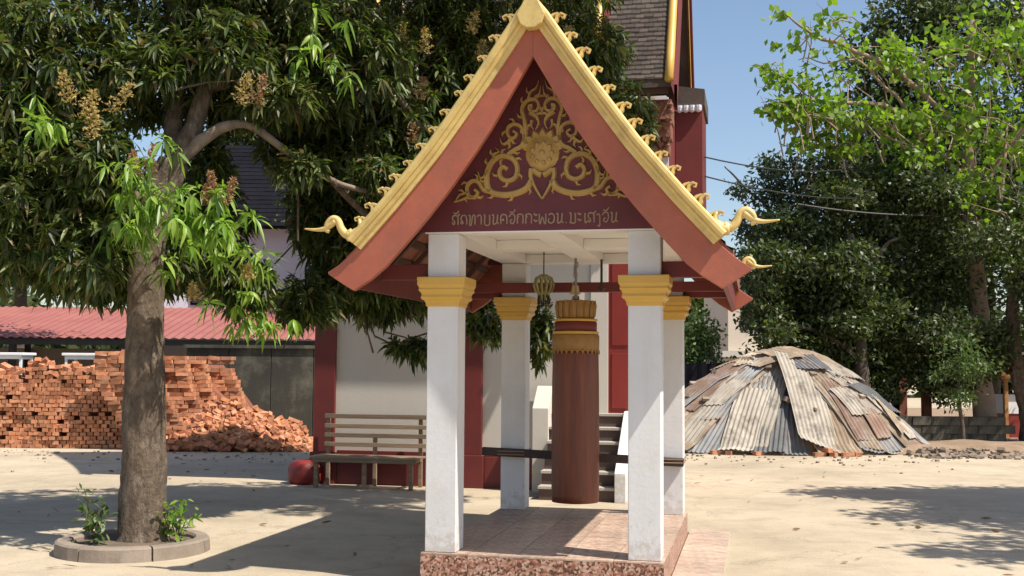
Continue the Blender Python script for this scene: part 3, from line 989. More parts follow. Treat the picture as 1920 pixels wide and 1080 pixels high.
for i in range(9):
    a = 2 * math.pi * i / 9
    m.tube([(lb[0] + 0.05 * math.cos(a), lb[1] + 0.05 * math.sin(a), 2.38), (lb[0] + 0.055 * math.cos(a), lb[1] + 0.055 * math.sin(a), 2.29)], 0.006, 4)
m.build('cord', 'darkwood', lan)

cb = (-0.10, 2.1, 2.30)
ch = framed('hanging_chain', cb, label='short pale chain with a small bell hanging above the drum', cat='chain')
for i in range(6):
    m = MB(cb)
    z = H2 + 0.02 - 0.045 * i
    c = (cb[0] + 0.01 * math.sin(i * 2.1), cb[1])
    ring = []
    for j in range(11):
        a = 2 * math.pi * j / 10
        ax = (math.cos(a) * 0.016, 0) if i % 2 else (0, math.cos(a) * 0.016)
        ring.append((c[0] + ax[0], c[1] + ax[1], z - 0.022 + math.sin(a) * 0.028))
    m.tube(ring, 0.006, 5)
    m.build('link', 'steel', ch)
m = MB(cb)
m.lathe((cb[0], cb[1]), [(0.012, 2.325), (0.03, 2.315), (0.036, 2.27), (0.05, 2.245), (0.03, 2.24)], 14)
m.build('bell', 'pale_gold', ch, smooth=True)
hb = (0.14, 2.1, 2.3)
m = MB(hb)
m.tube([(hb[0], hb[1], 2.30), (hb[0], hb[1], H2)], 0.012, 6)
m.tube([(hb[0] - 0.03, hb[1], 2.30), (hb[0], hb[1], 2.275), (hb[0] + 0.03, hb[1], 2.30)], 0.011, 6)
h = m.build('ceiling_hook', 'black', None)
h.matrix_world = FRAME @ Matrix.Translation(hb)
tag(h, 'dark iron hook on a rod hanging right of the drum', 'hook')

rb = (-0.33, D - 0.205, 0.70)
rail = framed('wooden_rail', rb, label='dark wooden rail tied low across the two back columns', cat='rail')
m = MB(rb)
rr = Matrix.Rotation(R(1.9), 3, 'Y')
m.box((-1.02, D - 0.20, 0.715), (0.86, D - 0.125, 0.790), rr, (-0.08, D - 0.16, 0.75))
m.build('rail_beam', 'darkwood', rail, bevel=0.008)
m = MB(rb)
for u in (-HW, HW):
    for z in (0.74, 0.77):
        zz = z + (0.02 if u < 0 else -0.02)
        m.tube([(u - 0.125, D - 0.205, zz), (u + 0.125, D - 0.21, zz), (u + 0.127, D + 0.125, zz), (u - 0.127, D + 0.125, zz), (u - 0.125, D - 0.205, zz)], 0.006, 5)
m.build('lashing', 'wood', rail)

# ------------------------------------------------------------------ the temple hall
TB = (-1.87, 7.8, 0)
tem = framed('temple_hall', TB, label='white temple hall with oxblood pilasters and a steep tiled roof', cat='temple')
WF, WB, TL, TR = 6.33, 9.25, -4.27, 0.43
TZ = 5.05
m = MB(TB)
m.box((TL + 0.05, WF, 0), (-0.50, WF + 0.2, TZ))
m.box((-0.03, WF, 0), (TR - 0.02, WF + 0.2, TZ))
m.box((-0.50, WF, 3.2), (-0.03, WF + 0.2, TZ))
m.box((-0.50, WF, 0), (-0.03, WF + 0.2, 0.93))
m.build('front_wall', 'temple_white', tem)
m = MB(TB)
m.box((TL + 0.05, WF + 0.2, 0), (TL + 0.25, WB, TZ))
m.build('side_wall', 'temple_white', tem)
m = MB(TB)
m.box((TR - 0.22, WF + 0.2, 0), (TR - 0.02, WB, TZ))
m.build('side_wall', 'darkred', tem)
m = MB(TB)
m.box((TL + 0.25, WB - 0.2, 0), (TR - 0.22, WB, TZ))
m.build('back_wall', 'temple_white', tem)
def pilaster(a, b, mat='darkred', proud=0.055):
    m = MB(TB)
    m.box((a, WF - proud, 0.0), (b, WF + 0.003, TZ - 0.02))
    m.box((a - 0.03, WF - proud - 0.035, 0.0), (b + 0.03, WF - proud - 0.0005, 0.42))
    m.build('pilaster', mat, tem, bevel=0.006)
pilaster(-4.285, -3.99)
pilaster(-2.21, -1.97)
m = MB(TB)
m.box((TR - 0.16, WF - 0.05, 0), (TR + 0.01, WF + 0.003, TZ - 0.03))
m.build('corner_pilaster', 'bluewhite', tem)
for a, b in ((-3.957, -2.243), (-1.937, -1.25)):
    m = MB(TB)
    m.box((a, WF - 0.04, 0), (b, WF - 0.001, 0.40))
    m.box((a, WF - 0.025, 0.40), (b, WF - 0.001, 0.445))
    m.build('wall_base', 'darkred', tem, bevel=0.005)
# rounded red foot of the corner pilaster
m = MB(TB)
m.lathe((-4.36, WF - 0.10), [(0.20, 0), (0.235, 0.06), (0.235, 0.20), (0.20, 0.27), (0.12, 0.31)], 20)
m.build('pilaster_foot', 'doorred', tem, smooth=True)
# door with frame
m = MB(TB)
m.box((-0.555, WF - 0.03, 0.93), (-0.33, WF - 0.002, 3.25))
m.build('door_frame', 'temple_white', tem, bevel=0.004)
m = MB(TB)
m.box((-0.329, WF - 0.012, 0.935), (-0.02, WF + 0.05, 3.2))
dr = m.build('door', 'doorred', tem)
for z0_, z1_ in ((1.05, 1.75), (1.85, 3.05)):
    m = MB(TB)
    m.box((-0.285, WF - 0.024, z0_), (-0.07, WF - 0.0125, z1_))
    m.build('door_panel', 'doorred', dr, bevel=0.004)
# steps up to the door
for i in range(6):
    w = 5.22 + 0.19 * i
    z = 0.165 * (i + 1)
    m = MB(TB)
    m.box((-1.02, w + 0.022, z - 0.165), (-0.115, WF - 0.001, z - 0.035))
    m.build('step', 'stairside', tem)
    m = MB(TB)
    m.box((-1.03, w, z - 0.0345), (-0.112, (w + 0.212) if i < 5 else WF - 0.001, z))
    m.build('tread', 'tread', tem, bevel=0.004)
m = MB(TB)
prof = [(5.16, 0.0), (5.16, 0.34), (6.16, 1.02), (WF - 0.001, 1.02), (WF - 0.001, 0.0)]
n = len(prof)
m.add([(-0.11, w, z) for w, z in prof] + [(0.02, w, z) for w, z in prof], [tuple(range(n)), tuple(range(2 * n - 1, n - 1, -1))] + [(i, i + n, (i + 1) % n + n, (i + 1) % n) for i in range(n)])
m.build('stair_wing', 'white', tem, bevel=0.006)
m = MB(TB)
m.box((-1.24, 5.95, 0.0), (-1.035, WF - 0.045, 1.05))
m.add([(-1.24, 5.95, 1.05), (-1.035, 5.95, 1.05), (-1.035, WF - 0.045, 1.33), (-1.24, WF - 0.045, 1.33), (-1.24, WF - 0.045, 1.05), (-1.035, WF - 0.045, 1.05)], [(0, 1, 2, 3), (0, 3, 4), (1, 5, 2), (3, 2, 5, 4)])
m.build('stair_wing', 'temple_white', tem, bevel=0.006)
# roof in two tiers
EZ, EW, RZ, RW = 5.06, 5.50, 9.2, 7.8
def slope_pt(w, lift):
    t = (w - EW) / (RW - EW)
    return EZ + (RZ - EZ) * (0.82 * t + 0.18 * t * t) + lift
def roof_tier(ul, ur, w_start, lift, nrow):
    for sgn in (1, -1):
        m = MB(TB)
        ws = [w_start + (RW - w_start) * i / 8 for i in range(9)]
        vs, fs = [], []
        for w in ws:
            z = slope_pt(w, lift)
            ww = w if sgn > 0 else 2 * RW - w
            vs += [(ul, ww, z), (ur, ww, z), (ul, ww, z - 0.10), (ur, ww, z - 0.10)]
        for i in range(8):
            k, q = 4 * i, 4 * i + 4
            fs += [(k, k + 1, q + 1, q), (k + 2, q + 2, q + 3, k + 3), (k, q, q + 2, k + 2), (k + 1, k + 3, q + 3, q + 1)]
        fs += [(0, 2, 3, 1), (32, 33, 35, 34)]
        m.add(vs, fs)
        rf = m.build('roof', 'rooftile', tem)
        if sgn < 0:
            continue
        t = MB(TB)
        for r_ in range(nrow):
            wa = w_start + (RW - w_start) * r_ / nrow
            wb = wa + (RW - w_start) / nrow * 1.25
            ncol = int((ur - ul) / 0.115)
            off = 0.0575 * (r_ % 2) + 0.02 * random.random()
            for c in range(ncol + 1):
                a = ul + 0.115 * c - off
                a, b = max(a, ul), min(a + 0.110, ur)
                if b - a < 0.02:
                    continue
                l = 0.018 + 0.014 * random.random()
                za, zb = slope_pt(wa, lift), slope_pt(wb, lift)
                sk = 0.012 * (random.random() - .5)
                t.add([(a, wa - 0.012, za + l), (b, wa - 0.012 + sk, za + l + sk), (b, wb, zb + 0.006), (a, wb, zb + 0.006), (a, wa - 0.012, za + 0.001), (b, wa - 0.012 + sk, za + 0.001)],
                      [(0, 1, 2, 3), (4, 5, 1, 0), (4, 0, 3), (5, 2, 1)])
        tag(t.build('shingle', 'rooftile', rf), kind='stuff')
roof_tier(-4.6, 0.53, EW, 0.0, 50)
roof_tier(-3.45, -0.40, 5.72, 0.30, 44)
def verge(u, w_start, lift, name='verge_moulding'):
    for sgn in (1, -1):
        m = MB(TB)
        pts = []
        for i in range(10):
            w = w_start - 0.05 + (RW - w_start + 0.05) * i / 9
            pts.append((u, w if sgn > 0 else 2 * RW - w, slope_pt(w, lift) + 0.05))
        m.tube(pts, 0.055, 8)
        m.build(name, 'gold', tem, smooth=True)
for u, ws, l in ((0.51, EW, 0.0), (-4.58, EW, 0.0), (-0.40, 5.72, 0.30), (-3.45, 5.72, 0.30)):
    verge(u, ws, l)
    m = MB(TB)
    s = 1 if u > -2 else -1
    a, b = sorted((u + s * 0.062, u + s * 0.10))
    ws_ = [ws - 0.08 + (RW - ws + 0.08) * i / 8 for i in range(9)]
    vs, fs = [], []
    for side in (1, -1):
        base = len(vs)
        for w in ws_:
            z = slope_pt(w, l)
            ww = w if side > 0 else 2 * RW - w - 0.0
            vs += [(a, ww, z + 0.02), (a, ww, z - 0.30), (b, ww, z + 0.02), (b, ww, z - 0.30)]
        for i in range(8):
            k, q = base + 4 * i, base + 4 * i + 4
            fs += [(k, q, q + 1, k + 1), (k + 2, k + 3, q + 3, q + 2), (k, k + 2, q + 2, q), (k + 1, q + 1, q + 3, k + 3)]
    m.add(vs, fs)
    m.build('verge_board', 'darkred', tem)
# gable triangles
for u in (TR - 0.12, TL + 0.15):
    m = MB(TB)
    vs = []
    ws_ = [WF - 0.4 + (RW - WF + 0.4) * i / 6 for i in range(7)]
    line = [(w, slope_pt(w, -0.14)) for w in ws_]
    line += [(2 * RW - w, z) for w, z in reversed(line[:-1])]
    n = len(line)
    m.add([(u - 0.05, w, z) for w, z in line] + [(u + 0.05, w, z) for w, z in line], [tuple(range(n)), tuple(range(2 * n - 1, n - 1, -1))] + [(i, i + n, (i + 1) % n + n, (i + 1) % n) for i in range(n)])
    m.build('gable', 'darkred', tem)
# carved eave bracket under the corner and eave soffit
m = MB(TB)
m.box((-4.55, EW + 0.06, EZ - 0.16), (0.49, EW + 0.10, EZ - 0.04))
m.build('eave_board', 'rafter', tem)
m = MB(TB)
for k, (z0_, z1_, wd, dp) in enumerate(((4.86, 4.62, 0.30, 0.60), (4.62, 4.42, 0.27, 0.48), (4.42, 4.24, 0.22, 0.36))):
    uu = TR - 0.08
    m.box((uu - wd, WF - dp, z1_), (uu + wd * 0.55, WF - 0.055, z0_))
for i in range(70):
    a = random.random()
    z = 4.25 + a * 0.6
    wd = 0.22 + a * 0.10
    u = TR - 0.08 + (random.random() * 1.55 - 1.0) * wd
    dp = 0.36 + 0.26 * a
    r = 0.03 + 0.025 * random.random()
    m.lathe((u, WF - dp - 0.005), [(r * 0.3, z - r), (r, z), (r * 0.3, z + r)], 6)
m.build('carved_bracket', 'carved', tem)
# projecting bay on the gable end, with a little tiled roof
m = MB(TB)
m.box((TR - 0.0195, 8.0, 3.30), (0.80, 9.1, 5.26))
bay = m.build('side_bay', 'darkred', tem, bevel=0.01)
m = MB(TB)
for i in range(9):
    for j in range(4):
        t = j / 4
        wc = 8.52 + 0.165 * i * 0 + 0.0
    break
m.prism([(TR, 5.56), (TR, 5.265), (0.83, 5.265), (0.83, 5.50)], 7.92, 9.2)
m.build('bay_roof', 'rooftile', bay)
m = MB()
m.lathe((0, 0), [(0.001, -0.07), (0.05, -0.045), (0.058, 0.0), (0.058, 0.03)], 10)
sc = m.mesh('scallop_tile', M['bluewhite'])
for i in range(4):
    put('scallop_tile', sc, bay, (TR + 0.045 + 0.088 * i - TB[0], 7.95 - TB[1], 5.245 - TB[2]))
# small window high in the front wall, mostly behind leaves
m = MB(TB)
m.box((-3.35, WF - 0.03, 2.6), (-2.85, WF - 0.002, 3.7))
wf_ = m.build('window_frame', 'darkred', tem)
m = MB(TB)
m.box((-3.29, WF - 0.042, 2.66), (-2.91, WF - 0.0305, 3.64))
m.build('shutter', 'doorred', wf_)

# ------------------------------------------------------------------ bench in front of the temple
BB = (-3.38, 5.9, 0)
bench = framed('wooden_bench', BB, label='weathered slatted wooden bench against the temple wall', cat='bench')
def part(root, base, name, a, b, mat='wood', rot=None, bev=0.004, sub=None):
    m = MB(base)
    m.box(a, b, rot)
    return m.build(name, mat, sub or root, bevel=bev)
BL_, BR_ = -4.10, -2.66
for z in (0.905, 0.775, 0.655, 0.535):
    part(bench, BB, 'back_slat', (BL_ + 0.03, 6.135, z - (0.03 if z > .9 else .028)), (BR_ - 0.0, 6.160, z + 0.028))
for k in range(4):
    part(bench, BB, 'seat_slat', (BL_ - 0.0, 5.70 + 0.1 * k, 0.385), (BR_ + 0.0, 5.79 + 0.1 * k, 0.410))
part(bench, BB, 'front_rail', (BL_ + 0.02, 5.705, 0.335), (BR_ - 0.02, 5.73, 0.3845))
for u in (BL_ + 0.07, BR_ - 0.10, (BL_ + BR_) / 2):
    part(bench, BB, 'leg', (u - 0.025, 5.74, 0.0), (u + 0.025, 5.79, 0.3845))
    part(bench, BB, 'back_post', (u - 0.025, 6.1605, 0.0), (u + 0.025, 6.205, 0.93 if abs(u - (BL_ + BR_) / 2) > .2 else 0.68))
    part(bench, BB, 'side_rail', (u - 0.02, 5.7905, 0.33), (u + 0.02, 6.16, 0.378))

# ------------------------------------------------------------------ mango tree and its ring of kerb blocks
TX, TY = -3.137, 9.85
mango = empty('mango_tree', (TX, TY, 0), label='big mango tree with a thick bare trunk growing in a concrete ring', cat='tree')
MO = (TX, TY, 0)
path = [(-3.14, 9.85, 0.0), (-3.13, 9.85, 0.15), (-3.145, 9.85, 0.5), (-3.155, 9.85, 1.0), (-3.165, 9.85, 1.6), (-3.18, 9.85, 2.2), (-3.17, 9.86, 2.6), (-3.10, 9.88, 3.0), (-2.98, 9.9, 3.35)]
pts = wobble(path, 0.006, 7)
rad = list(np.interp(range(len(pts)), [0, 7, 14, 21, 28, 35, 42, 49, len(pts) - 1], [0.265, 0.212, 0.190, 0.178, 0.163, 0.148, 0.15, 0.15, 0.13]))
m = MB(MO)
m.tube(pts, rad, 40, True, 0.0)
for i, v in enumerate(m.v):
    q = Vector(v)
    ax = pts[min(i // 40, len(pts) - 1)] - Vector(MO)
    d = q - ax
    f = 1 + 0.10 * mnoise.noise((q.x * 5, q.y * 5, q.z * 2.2)) + 0.06 * mnoise.noise((q.x * 22, q.y * 22, q.z * 12)) + 0.05 * mnoise.noise((q.x * 45, q.y * 45, q.z * 26))
    m.v[i] = tuple(ax + d * f)
m.build('trunk', 'bark', mango, smooth=True)
# torn bark scar
m = MB(MO)
m.tube([(-3.045, 9.715, 1.50), (-3.04, 9.715, 1.62), (-3.045, 9.72, 1.74)], [0.012, 0.03, 0.01], 7)
m.build('bark_scar', 'palebark', mango, smooth=True)
limbs = [
 ([(-3.02, 9.88, 3.25), (-2.86, 9.9, 3.55), (-2.77, 10.0, 3.98), (-2.85, 10.1, 4.3), (-3.1, 10.2, 4.7), (-3.3, 10.4, 5.6)], 0.10, 0.035, 'bark'),
 ([(-3.0, 9.87, 3.28), (-2.86, 9.85, 3.42), (-2.70, 9.87, 3.58), (-2.543, 9.9, 3.665), (-2.284, 10.0, 3.68), (-1.94, 10.2, 3.43), (-1.67, 10.5, 3.29), (-1.2, 11.0, 3.2)], 0.062, 0.02, 'palebark'),
 ([(-2.80, 10.0, 4.05), (-2.45, 10.5, 4.25), (-2.10, 11.0, 4.26), (-1.9, 11.0, 4.20), (-1.68, 11.0, 4.17), (-1.45, 11.1, 4.25), (-1.19, 11.3, 4.28), (-0.9, 11.5, 4.0), (-0.3, 11.8, 4.2), (0.3, 12.1, 4.6), (0.8, 12.4, 4.6)], 0.075, 0.02, 'palebark'),
 ([(-3.12, 9.86, 2.75), (-3.4, 9.9, 3.1), (-3.9, 10.0, 3.4), (-4.6, 10.1, 3.6), (-5.4, 10.2, 4.2)], 0.085, 0.03, 'bark'),
 ([(-2.98, 9.9, 3.4), (-3.05, 10.3, 4.2), (-3.0, 11.0, 5.2), (-2.6, 11.6, 6.2)], 0.09, 0.03, 'bark'),
 ([(-2.78, 10.0, 4.0), (-2.5, 10.6, 4.6), (-1.9, 11.0, 5.3), (-1.2, 11.2, 6.0)], 0.06, 0.025, 'bark'),
 ([(-1.67, 10.5, 3.29), (-1.4, 11.2, 3.0), (-1.1, 11.9, 2.7), (-0.6, 12.4, 2.4), (0.2, 12.8, 2.3)], 0.035, 0.012, 'bark'),
]
for pth, a, b, mt in limbs:
    q = wobble(pth, 0.035, 6)
    m = MB(MO)
    m.tube(q, taper(a, b, len(q)), 12, True, 0.25)
    m.build('branch', mt, mango, smooth=True)
# crown: (centre, radii, number of whorls)
clusters = [
 ((-4.25, 9.9, 4.25), (1.0, 0.9, 0.85), 300), ((-4.25, 10.0, 2.95), (0.95, 0.9, 0.75), 330), ((-5.3, 10.3, 3.6), (0.9, 1.2, 1.3), 200),
 ((-3.0, 10.6, 4.5), (1.1, 0.9, 0.8), 300), ((-1.95, 10.9, 4.6), (1.0, 0.9, 0.75), 300), ((-3.65, 10.3, 2.55), (0.85, 0.7, 0.45), 220),
 ((-1.35, 11.9, 4.1), (1.0, 0.9, 1.15), 420), ((-1.55, 12.0, 3.0), (0.62, 0.6, 0.75), 230),
 ((-2.5, 10.5, 2.35), (0.36, 0.3, 0.28), 50), ((-0.55, 12.3, 4.9), (0.9, 0.7, 0.7), 220), ((0.55, 12.6, 5.1), (0.8, 0.7, 0.55), 170),
 ((1.25, 12.7, 4.35), (0.38, 0.45, 0.55), 80), ((-1.55, 12.6, 2.35), (0.75, 0.5, 0.32), 130), ((-1.10, 12.6, 1.78), (0.34, 0.25, 0.16), 26),
 ((-0.30, 12.7, 2.10), (0.24, 0.25, 0.36), 34), ((0.33, 12.9, 1.95), (0.16, 0.2, 0.42), 30), ((-2.1, 11.6, 2.25), (0.36, 0.4, 0.30), 50),
 ((-2.05, 11.8, 3.25), (0.30, 0.4, 0.62), 90), ((-1.75, 12.0, 2.6), (0.40, 0.4, 0.35), 70), ((-2.83, 10.6, 3.45), (0.22, 0.3, 0.30), 34), ((-2.3, 11.4, 3.75), (0.30, 0.3, 0.22), 34), ((-1.95, 10.15, 3.35), (0.28, 0.2, 0.16), 14), ((-2.55, 9.75, 4.35), (0.50, 0.3, 0.36), 50), ((-3.15, 9.55, 4.15), (0.38, 0.25, 0.32), 34), ((-2.1, 9.95, 3.95), (0.40, 0.25, 0.24), 26), ((-3.5, 9.5, 3.3), (0.42, 0.3, 0.42), 44), ((-3.55, 9.5, 2.5), (0.36, 0.3, 0.35), 36), ((-1.3, 10.9, 3.45), (0.35, 0.3, 0.2), 26),
 ((1.2, 11.4, 6.3), (1.3, 0.9, 0.5), 150), ((2.0, 10.4, 6.5), (1.1, 0.7, 0.4), 90), ((2.3, 11.6, 6.0), (0.8, 0.6, 0.4), 40), ((-0.95, 12.4, 5.5), (0.9, 0.6, 0.5), 110),
 ((-3.4, 10.6, 5.8), (1.6, 1.5, 0.9), 260), ((-1.6, 11.0, 6.0), (1.6, 1.4, 0.9), 260), ((-4.9, 10.4, 5.4), (1.2, 1.3, 0.9), 180), ((0.1, 12.2, 6.0), (1.3, 1.1, 0.7), 150),
 ((-2.55, 10.4, 5.4), (1.2, 1.0, 0.7), 160), ((-1.9, 11.8, 3.85), (0.5, 0.5, 0.5), 110), ((-3.35, 11.6, 3.0), (0.7, 0.5, 0.7), 130),
]
Cs, As = [], []
for c, r, n in clusters:
    n = int(n * 2.5)
    p, d = in_ellipsoid(n, c, r, 0.45)
    Cs.append(p)
    As.append(d * 0.75 + rng.normal(size=(n, 3)) * 0.35 + np.array([0, -0.1, 0.05]))
C = np.concatenate(Cs)
A = np.concatenate(As)
P, D_, L, W = whorls(C, A, 11, 1.2, 0.085, 0.165, 0.25)
o = put('foliage', leaf_mesh('foliage', P, D_, L, W, 'mango', 0.45, MO), mango)
tag(o, kind='stuff')
# twigs
m = MB(MO)
for i in rng.choice(len(C), 420, replace=False):
    c = Vector(C[i])
    a = Vector(A[i]).normalized()
    k = c - a * (0.4 + 0.3 * random.random()) + Vector((0, 0, -0.08))
    m.tube([k, (k + c) / 2 + Vector((0, 0, 0.03)), c], [0.011, 0.008, 0.005], 4, False)
tag(m.build('twigs', 'bark', mango), kind='stuff')
# young leaves in the sun: single leaves, then denser sprays around them
me_l = []
for v in range(3):
    LL = [0.17, 0.20, 0.14][v]
    WW = 0.040
    V = []
    dr = [0.5, 0.7, 0.35][v]
    for t, w in ((0, 0.12), (0.25, 0.85), (0.5, 1.0), (0.75, 0.7), (1.0, 0.02)):
        x = LL * (t - 0.12 * t * t)
        z = -LL * dr * t * t
        V += [(x, -WW * w / 2, z + 0.006 * w), (x, 0, z - 0.004 * w), (x, WW * w / 2, z + 0.006 * w)]
    mm = MB()
    mm.add(V, [(3 * i + j, 3 * i + j + 1, 3 * i + j + 4, 3 * i + j + 3) for i in range(4) for j in range(2)])
    me = bpy.data.meshes.new('leaf')
    me.from_pydata(mm.v, [], mm.f)
    me.polygons.foreach_set('use_smooth', [True] * len(me.polygons))
    me.materials.append(M['lime'])
    me_l.append(me)
sprays = [((-2.97, 9.26, 2.98), 6, 0.19), ((-2.93, 9.22, 2.70), 7, 0.20), ((-2.60, 9.30, 2.80), 3, 0.16), ((-2.42, 9.32, 2.66), 4, 0.17), ((-2.30, 9.9, 2.44), 2, 0.12),
          ((-3.72, 8.95, 3.52), 2, 0.09), ((-1.78, 10.05, 4.52), 3, 0.16), ((-2.28, 10.4, 2.02), 3, 0.14), ((-2.55, 10.3, 2.28), 2, 0.12), ((-1.20, 11.15, 3.92), 1, 0.08), ((-2.70, 9.7, 4.36), 1, 0.10)]
nl = 0
for c, n, s in sprays:
    for k in range(n):
        ctr = Vector(c) + Vector((random.gauss(0, s), random.gauss(0, s * 0.6), random.gauss(0, s * 0.7)))
        for j in range(9):
            if nl >= 288:
                break
            yaw = 2 * math.pi * j / 9 + random.random() * 0.5
            put('leaf', me_l[random.randrange(3)], mango, ctr - Vector(MO), (random.gauss(0, 0.4), R(15) + random.random() * R(55), yaw))
            nl += 1
for c, n, s in sprays[:8]:
    p = np.array(c) + rng.normal(size=(n * 3, 3)) * np.array([s * 1.3, s, s * 1.1])
    a = rng.normal(size=(n * 3, 3)) * 0.5 + np.array([0.2, -0.4, -0.1])
    P, D_, L, W = whorls(p, a, 9, 1.2, 0.11, 0.18, 0.22)
    if c is sprays[0][0]:
        acc = [[P], [D_], [L], [W]]
    else:
        for q, z in zip(acc, (P, D_, L, W)):
            q.append(z)
acc = [np.concatenate(q) for q in acc]
tag(put('young_leaves', leaf_mesh('young_leaves', *acc, 'lime_mass', 0.6, MO), mango), kind='stuff')
# flower panicles
def panicle(c, h, r, mat, lean=(0, 0)):
    nb = 22
    base = np.array(c) - np.array(MO)
    Pl, Dl = [], []
    for k in range(nb):
        t = 0.08 + 0.9 * k / nb
        ang = 2.4 * k + random.random()
        ln = r * 1.25 * (1 - t) ** 0.6 * random.uniform(0.6, 1.2)
        st = base + np.array([lean[0] * t * h, lean[1] * t * h, h * t])
        d = np.array([math.cos(ang), math.sin(ang) * 0.8, 0.35])
        for q in range(11):
            Pl.append(st + d * ln * (q + random.random()) / 11 + rng.normal(size=3) * 0.004)
            Dl.append(d * 0.8 + rng.normal(size=3) * 0.6)
    P, Dd = np.array(Pl), np.array(Dl)
    n = len(P)
    o = put('flower_panicle', card_mesh('flower_panicle', P, Dd, 0.022 + 0.018 * rng.random(n), 0.009 + 0.009 * rng.random(n), mat), mango)
    o['kind'] = 'stuff'
for c, h, r, mt, ln in [((-3.40, 8.95, 3.48), 0.34, 0.10, 'panicle', (0.2, 0)), ((-3.52, 8.95, 3.62), 0.34, 0.11, 'panicle', (-0.3, 0)), ((-3.20, 8.95, 3.55), 0.32, 0.10, 'panicle', (0.6, 0)), ((-3.34, 8.92, 3.34), 0.36, 0.09, 'panicle', (0, 0)),
                     ((-3.06, 9.2, 3.10), 0.26, 0.055, 'panicle_brown', (-0.2, 0)), ((-2.96, 9.2, 3.12), 0.30, 0.06, 'panicle_brown', (0.1, 0)), ((-2.44, 9.25, 2.95), 0.26, 0.05, 'panicle_brown', (-0.2, 0)), ((-2.36, 9.25, 2.86), 0.30, 0.06, 'panicle_brown', (0.3, 0)), ((-2.50, 9.25, 2.86), 0.22, 0.05, 'panicle_brown', (0.0, 0)),
                     ((-2.33, 9.6, 3.78), 0.34, 0.10, 'panicle', (0.2, 0)), ((-2.22, 9.6, 3.76), 0.36, 0.09, 'panicle_brown', (0.3, 0)), ((-2.24, 9.6, 2.28), 0.18, 0.07, 'panicle', (0, 0)), ((-2.64, 9.4, 2.10), 0.18, 0.06, 'panicle', (0, 0)),
                     ((-0.9, 11.3, 4.70), 0.34, 0.10, 'panicle', (0, 0)), ((-1.15, 11.2, 4.75), 0.3, 0.1, 'panicle', (0.2, 0)), ((-0.95, 11.2, 4.2), 0.3, 0.1, 'panicle_brown', (0.2, 0)), ((-0.45, 11.6, 5.0), 0.3, 0.1, 'panicle', (0.2, 0)), ((-0.35, 11.6, 4.7), 0.3, 0.1, 'panicle', (0.1, 0)), ((0.55, 11.9, 4.95), 0.28, 0.09, 'panicle', (0.1, 0)), ((-1.0, 11.1, 3.75), 0.26, 0.08, 'panicle_brown', (0.1, 0))]:
    panicle(c, h * 0.85, r * 0.8, mt, ln)

# ring of kerb blocks
RX, RY = -3.20, 9.80
ring = empty('tree_ring', (RX, RY, 0), label='low round concrete kerb ring around the mango trunk', cat='planter')
angs = [-2.95, -1.98, -1.02, -0.12, 0.85, 1.75, 2.55, 3.333]
for i in range(7):
    a0, a1 = angs[i] + 0.012, angs[i + 1] - 0.012
    m = MB((RX, RY, 0))
    n = 10
    hgt = 0.105 + 0.012 * random.random()
    vs, fs = [], []
    for k in range(n + 1):
        a = a0 + (a1 - a0) * k / n
        jr = 0.008 * mnoise.noise((a * 6, i, 0))
        for r, z in ((0.635 + jr, 0), (0.625 + jr, hgt - 0.015), (0.605 + jr, hgt), (0.515 + jr, hgt), (0.50, hgt - 0.02), (0.50, 0)):
            vs.append((RX + r * math.cos(a), RY + r * math.sin(a), z))
    for k in range(n):
        for j in range(6):
            a, b = 6 * k + j, 6 * k + (j + 1) % 6
            fs.append((a, b, b + 6, a + 6))
    fs += [tuple(range(6)), tuple(range(6 * n + 5, 6 * n - 1, -1))]
    m.add(vs, fs)
    m.build('kerb_block', 'concrete', ring)
m = MB((RX, RY, 0))
vs = [(RX, RY, 0.10)]
for k in range(28):
    a = 2 * math.pi * k / 28
    vs.append((RX + 0.50 * math.cos(a), RY + 0.50 * math.sin(a), 0.06 + 0.012 * random.random()))
m.add(vs, [(0, 1 + k, 1 + (k + 1) % 28) for k in range(28)])
m.build('soil', 'soil', ring, smooth=True)

def seedling(name, base, h, spread, n, mat, **kw):
    r = empty(name, base, 0, **kw)
    m = MB()
    tips = []
    for k in range(5):
        a = 2 * math.pi * k / 5 + random.random()
        t = Vector((math.cos(a) * spread * 0.7, math.sin(a) * spread * 0.7, h * (0.6 + 0.4 * random.random())))
        m.tube(wobble([(0, 0, 0), t * 0.5 + Vector((0, 0, 0.04)), t], 0.01, 3), taper(0.007, 0.003, 7), 5)
        tips.append(t)
    m.build('stem', 'bark', r)
    P = []
    for _ in range(n):
        t = random.choice(tips)
        P.append(t * (0.3 + 0.7 * random.random()) + Vector((random.gauss(0, spread * .25), random.gauss(0, spread * .25), random.gauss(0, h * .08))))
    P = np.array(P)
    o = put('foliage', leaf_mesh('foliage', P, rng.normal(size=(n, 3)) + np.array([0, 0, 0.3]), 0.05 + 0.04 * rng.random(n), 0.03 + 0.015 * rng.random(n), mat, 0.3), r)
    return r
seedling('seedling', (-3.47, 9.62, 0.08), 0.46, 0.15, 130, 'shrubleaf', label='dark leafy seedling on the left of the mango trunk', cat='plant')
seedling('seedling', (-2.83, 9.80, 0.08), 0.38, 0.18, 110, 'lime_mass', label='yellow green seedling on the right of the mango trunk', cat='plant')

